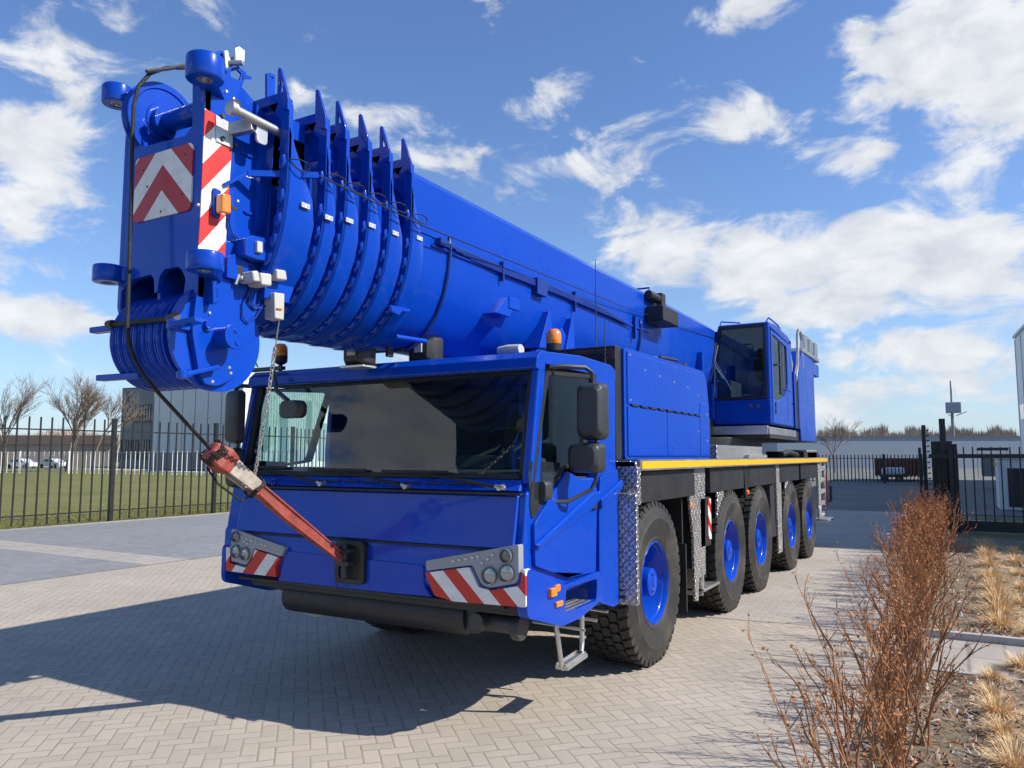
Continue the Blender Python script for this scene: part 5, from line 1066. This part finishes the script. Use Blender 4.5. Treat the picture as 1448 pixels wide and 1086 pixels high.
# details on the side plate: slots, boxes, lamps, cables
def onp(name, pts, d, m=BL, bev=.004, x=HX): return P_(name, lambda b: b.prism(yz(pts, x+d), 'x', x, x+d), m, head, bevel=bev)
onp('slot_plate', [(341,202),(342,217),(358,224),(358,221),(344,213),(344,203)], .012); onp('label', [(348,243),(361,247),(361,254),(348,250)], .004, M['white'])
onp('cover_plate', [(373,197),(380,199),(386,203),(389,222),(375,217)], .02); onp('slotted_hole', [(326,291),(334,292),(338,297),(330,298)], .002, M['seal'])
onp('long_slot', [(345,298),(350,298),(367,303),(366,306),(350,303)], .012)
lam = onp('lamp_bracket', [(304,265),(313,270),(312,308),(303,304)], .03)
P_('side_lamp', lambda b: b.prism(yz([(315,272),(328,275),(328,303),(314,300)], HX+.09), 'x', HX+.03, HX+.09), M['orange'], lam, bevel=.014)
onp('junction_box', [(347,337),(356,332),(382,338),(382,370),(367,368),(347,361)], .09, bev=.01)
onp('junction_box_cover', [(364,340),(372,342),(372,358),(364,356)], .11, M['grey_box'], .006)
onp('mount_plate', [(322,363),(332,359),(352,372),(352,400),(321,392)], .03); onp('round_hole', [(336,378),(340,375),(345,378),(345,386),(340,389),(336,385)], .032, M['seal'])
for pts in ([(357,383),(366,382),(369,399),(359,398)], [(368,385),(385,387),(385,405),(370,403)], [(391,380),(405,382),(407,397),(392,395)]): onp('grey_socket', pts, .12, M['grey_box'], .012)
onp('limit_switch', [(388,413),(403,415),(402,453),(389,450)], .09, M['grey_box'], .008); onp('switch_screws', [(392,435),(400,436),(400,438),(392,437)], .10, M['orange'], .002)
P_('thin_brackets', lambda b: (b.prism(yz([(301,395),(307,397),(307,428),(302,430)], HX+.06), 'x', HX, HX+.06), b.prism(yz([(308,402),(316,404),(316,426),(309,428)], HX+.05), 'x', HX, HX+.012, holes=[list(reversed(yz([(310,407),(314,408),(314,420),(310,421)], HX+.05)))])), BL, head, bevel=.004)
P_('tap', lambda b: (b.cyl(px(335,397,x=HX), px(344,393,x=HX+.05), .014, n=8), b.cyl(px(333,402,x=HX+.02), px(338,388,x=HX+.03), .011, n=8)), M['steel'], head)
def cab_(pts, r=.006, x=HX+.012): return [px(u, v, x=x) for u, v in pts]
def cables(b):
    for pts in ([(325,301),(324,315),(328,330),(338,338),(347,340)], [(322,300),(321,320),(326,337),(340,344),(348,344)], [(352,346),(338,347),(335,355),(342,368),(356,375),(364,384)], [(345,355),(330,360),(325,375),(328,385)],
                [(362,398),(356,410),(354,424),(360,434),(366,430),(368,404)], [(360,399),(352,412),(352,428),(360,437),(368,434)], [(388,420),(380,430),(370,436),(356,434)], [(352,414),(343,430),(343,448),(350,456),(362,448),(372,430)],
                [(383,258),(384,300),(383,345)], [(372,330),(378,300),(384,270)], [(390,372),(380,360),(372,352)]): b.tube(cab_(pts), .0055, 5)
P_('cables', cables, mat('blue_cable', (.004,.03,.26), .4), head)
P_('plate_bolts', lambda b: [b.lathe([(0,.01),(.008,.008),(.012,0)], (HX, p.y, p.z), 'x', 8) for p in [px(u, v, x=HX) for u, v in ((296,443),(324,520),(326,528),(300,540),(378,270),(381,290),(381,330),(380,362),(384,245),(366,235),(366,243),(372,235),(336,285),(280,290),(385,185),(330,140),(320,130))]], M['steel'], head)
P_('round_port', lambda b: b.cyl((HX,px(334,147,x=HX).y,px(334,147,x=HX).z),(HX+.004,px(334,147,x=HX).y,px(334,147,x=HX).z), .03, n=16), M['seal'], head)
P_('head_side_web', lambda b: (b.prism(yz([(384,200),(390,200),(388,375),(383,372)], HX+.04), 'x', HX, HX+.04), b.prism([(-1.34,2.75),(-1.15,2.75),(-1.05,3.0),(-1.05,3.9),(-1.3,3.9)], 'x', .30, .44)), BL, head, bevel=.006)
P_('head_neck', lambda b: tubeb(b, -1.4, -1.0, .44, 3.86, 2.78, .08), BL, head, smooth=28)
# top deflector strap over the head
P_('rope_strap', lambda b: b.tube([px(207,101,y=-1.80), px(240,97,y=-1.65), px(272,90,y=-1.5), px(305,79,y=-1.35)], .012, 6), M['frame_grey'], head)

for o in [q for q in bpy.data.objects if q.type == 'MESH' and q.name.split('.')[0] in ('side_beam','collar_fin0','windscreen_pillar','under_bracket','mudguard_liner','deck_clutter','deck_hose_rack','side_step','housing_panel0','deck_edge_rail','reflective_strip','boom_clip','boom_gusset','thin_brackets','marker_lamp','side_marker','work_lamps','aerials','axle_links','housing_panel')]: split_islands(o)
# ================================================================== rope, tow strap, chain
P0, P1 = px(216, 547, y=-1.75), px(302, 640, y=-1.15)
rope = MB()
pts = [px(262,96,y=-1.55), px(235,96,y=-1.66), px(212,104,y=-1.76), px(196,122,y=-1.83), px(189,150,y=-1.86), px(187,200,y=-1.87), px(185,300,y=-1.88), px(182,400,y=-1.89), px(180,460,y=-1.90), px(182,485,y=-1.89), px(190,508,y=-1.86), px(202,530,y=-1.82), P0, P1]
rope.tube(pts, .0115, 8)
# strand texture: a thin helix around the last free run
o = rope.build('hoist_rope', M['rope'], smooth=60); tag(o, 'black greased hoist rope running down the boom head to the red wedge socket', 'wire rope')
sock = thing('tow_strap', 'worn red steel drawbar and wedge socket pulled from the hoist rope to the front coupling', 'drawbar', loc=tuple(P1))
Lk = V(P1)
def SB(name, fn, m, bevel=.004, par=None): b = MB(); fn(b); b.v = [tuple(V(q)-Lk) for q in b.v]; return b.build(name, m, par or sock, bevel=bevel)
Q = V((cp.x-.03, -.12, cp.z+.02)); dirn = (Q-P1).normalized(); sidev = V((.93, 0, .37)).normalized(); upv = dirn.cross(V((1,0,0))).normalized()
def fr(t): return P1.lerp(Q, t)
def rbar(b, t0, t1, w0, h0, w1=None, h1=None, off=V((0,0,0)), n=1):
    w1 = w1 or w0; h1 = h1 or h0; d = dirn; a_ = d.cross(V((0,0,1))).normalized(); u__ = a_.cross(d); A_, B2 = fr(t0)+off, fr(t1)+off
    vs = [c + a_*(i*w/2) + u__*(j*h/2) for c, w, h in ((A_, w0, h0), (B2, w1, h1)) for i, j in ((-1,-1),(1,-1),(1,1),(-1,1))]
    b.add(vs, [(3,2,1,0),(4,5,6,7),(0,1,5,4),(1,2,6,5),(2,3,7,6),(3,0,4,7)])
SB('wedge_socket', lambda b: (rbar(b, -.03, .05, .10, .12, .15, .16), rbar(b, .05, .115, .15, .16, .13, .13)), M['red_worn'], .02)
def sleeve(b):
    a_ = dirn.cross(V((0,0,1))).normalized()
    for s in (-1, 1): rbar(b, .09, .30, .025, .11, .02, .085, a_*(s*.045))
SB('socket_cheeks', sleeve, M['wood_grey'], .006)
SB('drawbar', lambda b: (rbar(b, .27, .45, .062, .085, .058, .10), rbar(b, .45, .72, .058, .10, .056, .085), rbar(b, .72, 1.0, .056, .085, .045, .05)), M['red_worn'], .014)
SB('drawbar_flange', lambda b: (rbar(b, .29, .6, .085, .014, .08, .014, V((0,0,.045))), rbar(b, .6, .97, .08, .014, .055, .014, V((0,0,.045)), ), b.tube([fr(.3)+V((.04,0,-.04)), fr(.5)+V((.035,0,-.055)), fr(.7)+V((.036,0,-.045)), fr(.95)+V((.03,0,-.03))], .011, 6),), M['red_worn'], .006)
def wraps(b):
    a_ = dirn.cross(V((0,0,1))).normalized(); u__ = a_.cross(dirn)
    for t0, rr_ in [(-.015+.012*k, .082) for k in range(4)] + [(.283+.007*k, .075) for k in range(3)]:
        b.tube([fr(t0+.01*sin(3*th))+a_*rr_*cos(th)*1.0+u__*rr_*sin(th)*.95 for th in [2*pi*i/14 for i in range(15)]], .006, 5, False)
    b.tube([P1+V((-.03,0,-.02)), P1+V((-.08,.02,-.10)), P1+V((.02,.03,-.2)), fr(.2)+V((0,.0,-.16)), fr(.28)+V((0,0,-.05))], .008, 6)
SB('binding_wire', wraps, M['rope'], 0)
# chain with its pull wire
ct, cbm = px(395, 452, x=.44), px(389, 492, x=.40); end = fr(.285) + V((0,0,.05))
# chain hangs from the limit switch wire and is led to the drawbar
chain = thing('switch_chain', 'thin galvanised chain hanging from the limit switch in front of the windscreen', 'chain', loc=tuple(ct)); Lc = V(ct)
b = MB(); b.tube([ct, cbm], .004, 5); b.v = [tuple(V(q)-Lc) for q in b.v]; b.build('pull_wire', M['steel'], chain)
N = 30; path = []
for i in range(N+1):
    t_ = i/N; p = cbm.lerp(end, t_); p.z -= .05*sin(pi*t_)*1.0; path.append(p)
b = MB()
for i in range(N):
    p, q = path[i], path[i+1]; d = (q-p).normalized(); a_ = d.cross(V((0,1,0))).normalized()
    if i % 2: a_ = d.cross(a_)
    ln = (q-p).length*.62; c = (p+q)/2; ww = .012
    loop = [c + d*(ln*sin(th) if abs(sin(th)) > .01 else 0) + a_*(ww*cos(th)) for th in [2*pi*k/10 for k in range(11)]]; b.tube(loop, .0042, 5, False)
b.v = [tuple(V(q)-Lc) for q in b.v]; b.build('chain_links', M['steel'], chain, smooth=60)

# ================================================================== hedge, tufts, mulch
M['hstem'] = mat('hedge_stems', (.27, .12, .048), .75, var=.4, vscale=8)
M['hleaf'] = mat('dry_hedge_leaves', (.46, .165, .045), .7, var=.45, vscale=14)
def hedge_plant(seed, h=1.05, leafy=(0,0,1,1), ns=(5,7), sp=.10):
    rr = random.Random(seed); st = MB(); lf = MB()
    def leaf(p, s_):
        a = V((rr.gauss(0,1), rr.gauss(0,1), rr.gauss(0,1))).normalized(); c = a.orthogonal().normalized(); w_ = s_*.42
        e = p + a*s_; m_ = p + a*s_*.5; cu = a.cross(c)*s_*.22
        lf.add([p, m_+c*w_+cu, e, m_-c*w_+cu], [(0,1,2),(0,2,3)])
    def twig(p, d, ln, r0, lv):
        k = 4; pts = [p]
        for i in range(k): d = (d + V((rr.gauss(0,.16), rr.gauss(0,.16), rr.gauss(.03,.08)))).normalized(); pts.append(pts[-1]+d*ln/k)
        st.tube(pts, [r0*(1-.18*i) for i in range(k+1)], 4 if lv == 0 else 3, False)
        if lv >= 1:
            for i in range(rr.choice(leafy)):
                q = pts[rr.randint(2, k)]; leaf(q, rr.uniform(.012,.027))
        if lv < 2:
            for i in range(rr.randint(4, 6) if lv == 0 else rr.randint(2, 4)):
                s_ = rr.uniform(.35 if lv == 0 else .2, 1)*k; ii = min(int(s_), k-1); q = pts[ii].lerp(pts[ii+1], s_-ii)
                nd = (d + V((rr.gauss(0,.42), rr.gauss(0,.42), rr.uniform(.2,.8)))).normalized(); twig(q, nd, ln*rr.uniform(.25,.45), r0*.55, lv+1)
    for i in range(rr.randint(*ns)):
        x, y = rr.uniform(-.13,.13), rr.uniform(-.17,.17); twig(V((x, y, 0)), V((rr.gauss(0,sp), rr.gauss(0,sp), 1)).normalized(), h*rr.uniform(.62,.98), rr.uniform(.0075,.0115), 0)
    r = thing('hedge_shrub', 'dry brown hedge shrub in the row beside the paving', 'hedge shrub', 'leafless brown hedge shrubs planted in a row'); st.build('stems', M['hstem'], r, fix=False, smooth=60); lf.build('dry_leaves', M['hleaf'], r, fix=False, smooth=0)
    return r
sparse = [hedge_plant(100+i, .98, (0,1,1,3), (6,8), .095) for i in range(4)]; dense = [hedge_plant(200+i, 1.03, (1,2,3,4), (8,10), .09) for i in range(4)]
rr = random.Random(9); used = set(); y = -.85; k = 0
def put(pool, x, yy, s_, lab):
    global k
    j = rr.randint(0, 3) if k > 12 else k % 4; src = pool[j]
    if src.name not in used: o = src; used.add(src.name); o.location = (x, yy, .01)
    else: o = copy_tree(src, None, (x, yy, .01))
    o.rotation_euler = (0, 0, rr.uniform(0, 6.28)); o.scale = (s_, s_, s_); o['label'] = lab; k += 1
while y < 14.4:
    if y < 4.6:
        put(sparse, 3.53+rr.uniform(-.12,.08), y+rr.uniform(-.06,.06), rr.uniform(.84,1.0), 'sparse brown hedge shrub with bare upright stems at the near end of the row'); y += .40
    elif y < 7.0:
        put(dense if k % 2 else sparse, 3.42+rr.uniform(-.1,.1), y+rr.uniform(-.06,.06), rr.uniform(.88,1.02), 'half bare brown hedge shrub in the middle of the row above the footpath'); y += .30
    else:
        for x0 in (3.40,): put(dense, x0+rr.uniform(-.10,.10), y+rr.uniform(-.08,.08), rr.uniform(.92,1.02), 'dense rust brown hedge shrub in the clipped far end of the row')
        y += .27
M['straw'] = mat('dry_straw_grass', (.70, .50, .27), .8, var=.3, vscale=12)
def tuft(seed):
    rr = random.Random(seed); b = MB()
    for i in range(560):
        a = rr.uniform(0, 6.28); lean = rr.uniform(.15, 1.5)**.8; L = rr.uniform(.13,.27); w_ = rr.uniform(.002,.0045); r0 = rr.uniform(0,.06)
        p = V((r0*cos(a), r0*sin(a), 0)); d = V((cos(a+rr.gauss(0,.4))*lean, sin(a+rr.gauss(0,.4))*lean, 1)).normalized(); s_ = V((-sin(a), cos(a), 0))*w_; prev = p
        pts = [p]
        for k in range(3): d = (d + V((0,0,-.28*lean*(k+1)))).normalized(); prev = prev + d*L/3; pts.append(V((prev.x, prev.y, max(prev.z, .01))))
        vs = []
        for k, q in enumerate(pts[:3]): vs += [q-s_*(1-.25*k), q+s_*(1-.25*k)]
        b.add(vs+[pts[3]], [(0,1,3,2),(2,3,5,4),(4,5,6)])
    o = b.build('grass_tuft', M['straw'], fix=False, smooth=0); tag(o, 'straw-coloured dry ornamental grass tuft in the planting bed', 'grass tuft', 'dry grass tufts planted in the beds'); return o
tp_ = [tuft(300+i) for i in range(4)]; rr = random.Random(4); k = 0
for u, v in [(1405,962),(1400,985),(1413,1012),(1418,1038),(1434,1066),(1436,1092),(1447,945),(1396,788),(1399,803),(1403,819),(1407,836),(1411,851),(1415,868),(1417,888),(1438,798),(1442,815),(1446,834),(1449,858),(1393,776),(1432,784),(1462,900),(1470,960),(1480,1030)]:
    p = px(u, v, z=.02); s_ = rr.uniform(.8, 1.15)*(.95 if v > 930 else 1.35)
    if k < 4: o = tp_[k]; o.location = (p.x, p.y, .015)
    else: o = copy_tree(tp_[k % 4], None, (p.x, p.y, .015))
    o.rotation_euler = (0, 0, rr.uniform(0, 6.28)); o.scale = (s_, s_, s_*rr.uniform(.65,.85)); k += 1
    ORD = ('first','second','third','fourth','fifth','sixth','seventh','eighth','ninth')
    if k <= 6: o['label'] = 'straw-coloured grass tuft in the near bed, %s counting from the footpath' % ORD[k-1]
    elif k == 7: o['label'] = 'straw-coloured grass tuft of the near bed at the right edge of the photo'
    elif k <= 14: o['label'] = 'straw-coloured grass tuft in the inner column of the far bed, %s counting from the gate' % ORD[k-7]
    elif k <= 18: o['label'] = 'straw-coloured grass tuft in the outer column of the far bed, %s counting from the gate' % ORD[k-14]
    elif k == 19: o['label'] = 'farthest straw-coloured grass tuft of the inner column, close to the gate'
    elif k == 21: o['label'] = 'straw-coloured grass tuft beside the right end of the footpath, above the near bed'
    elif k == 22: o['label'] = 'straw-coloured grass tuft at the right end of the near bed'
    elif k == 23: o['label'] = 'straw-coloured grass tuft at the lower right corner of the near bed'
    elif k == 20: o['label'] = 'farthest straw-coloured grass tuft of the outer column, close to the gate'
# loose litter on the soil: chips, twigs, small stones
rr = random.Random(12); b = MB()
for i in range(8000):
    near = rr.random() < .55; x = rr.uniform(3.3, 6.6); y = rr.uniform(-1.5, 3.1) if near else 4.72 + (rr.random()**1.5)*9
    z = .03 + rr.uniform(0, .02); a = rr.uniform(0, 3.14); L = rr.uniform(.012,.06) if rr.random() < .8 else rr.uniform(.05,.12); w_ = rr.uniform(.003,.012); c, s_ = cos(a), sin(a); tl = rr.uniform(-.012,.02)
    b.cur = 0 if rr.random() < .62 else (1 if rr.random() < .75 else 2)
    b.add([(x-L/2*c-w_*s_, y-L/2*s_+w_*c, z), (x-L/2*c+w_*s_, y-L/2*s_-w_*c, z), (x+L/2*c+w_*.6*s_, y+L/2*s_-w_*.6*c, z+tl+.01), (x+L/2*c-w_*.6*s_, y+L/2*s_+w_*.6*c, z+tl+.01), (x, y, z+.008+w_)], [(0,1,4),(1,2,4),(2,3,4),(3,0,4)])
o = b.build('soil_litter', [M['hstem'], mat('pale_chips', (.46,.37,.28), .8, var=.4, vscale=20), mat('pebbles', (.42,.41,.4), .8)], fix=False, smooth=0); tag(o, 'twigs, chips and leaf litter strewn over the soil of the beds', 'litter'); o['kind'] = 'stuff'
# grass blades along the near edge of the lawn
rr = random.Random(14); b = MB()
for i in range(16000):
    x = -16.95 - (rr.random()**1.8)*7; y = rr.uniform(2, 16.5); a = rr.uniform(0, 6.28); h_ = rr.uniform(.03,.085); w_ = .006
    b.add([(x-w_*cos(a), y-w_*sin(a), -.01), (x+w_*cos(a), y+w_*sin(a), -.01), (x+rr.gauss(0,.02), y+rr.gauss(0,.02), h_)], [(0,1,2)])
o = b.build('grass_blades', mat('grass_blade', (.16,.155,.035), .7, var=.35, vscale=3), fix=False, smooth=0); tag(o, 'short yellow-green grass at the foot of the picket fence', 'grass'); o['kind'] = 'stuff'
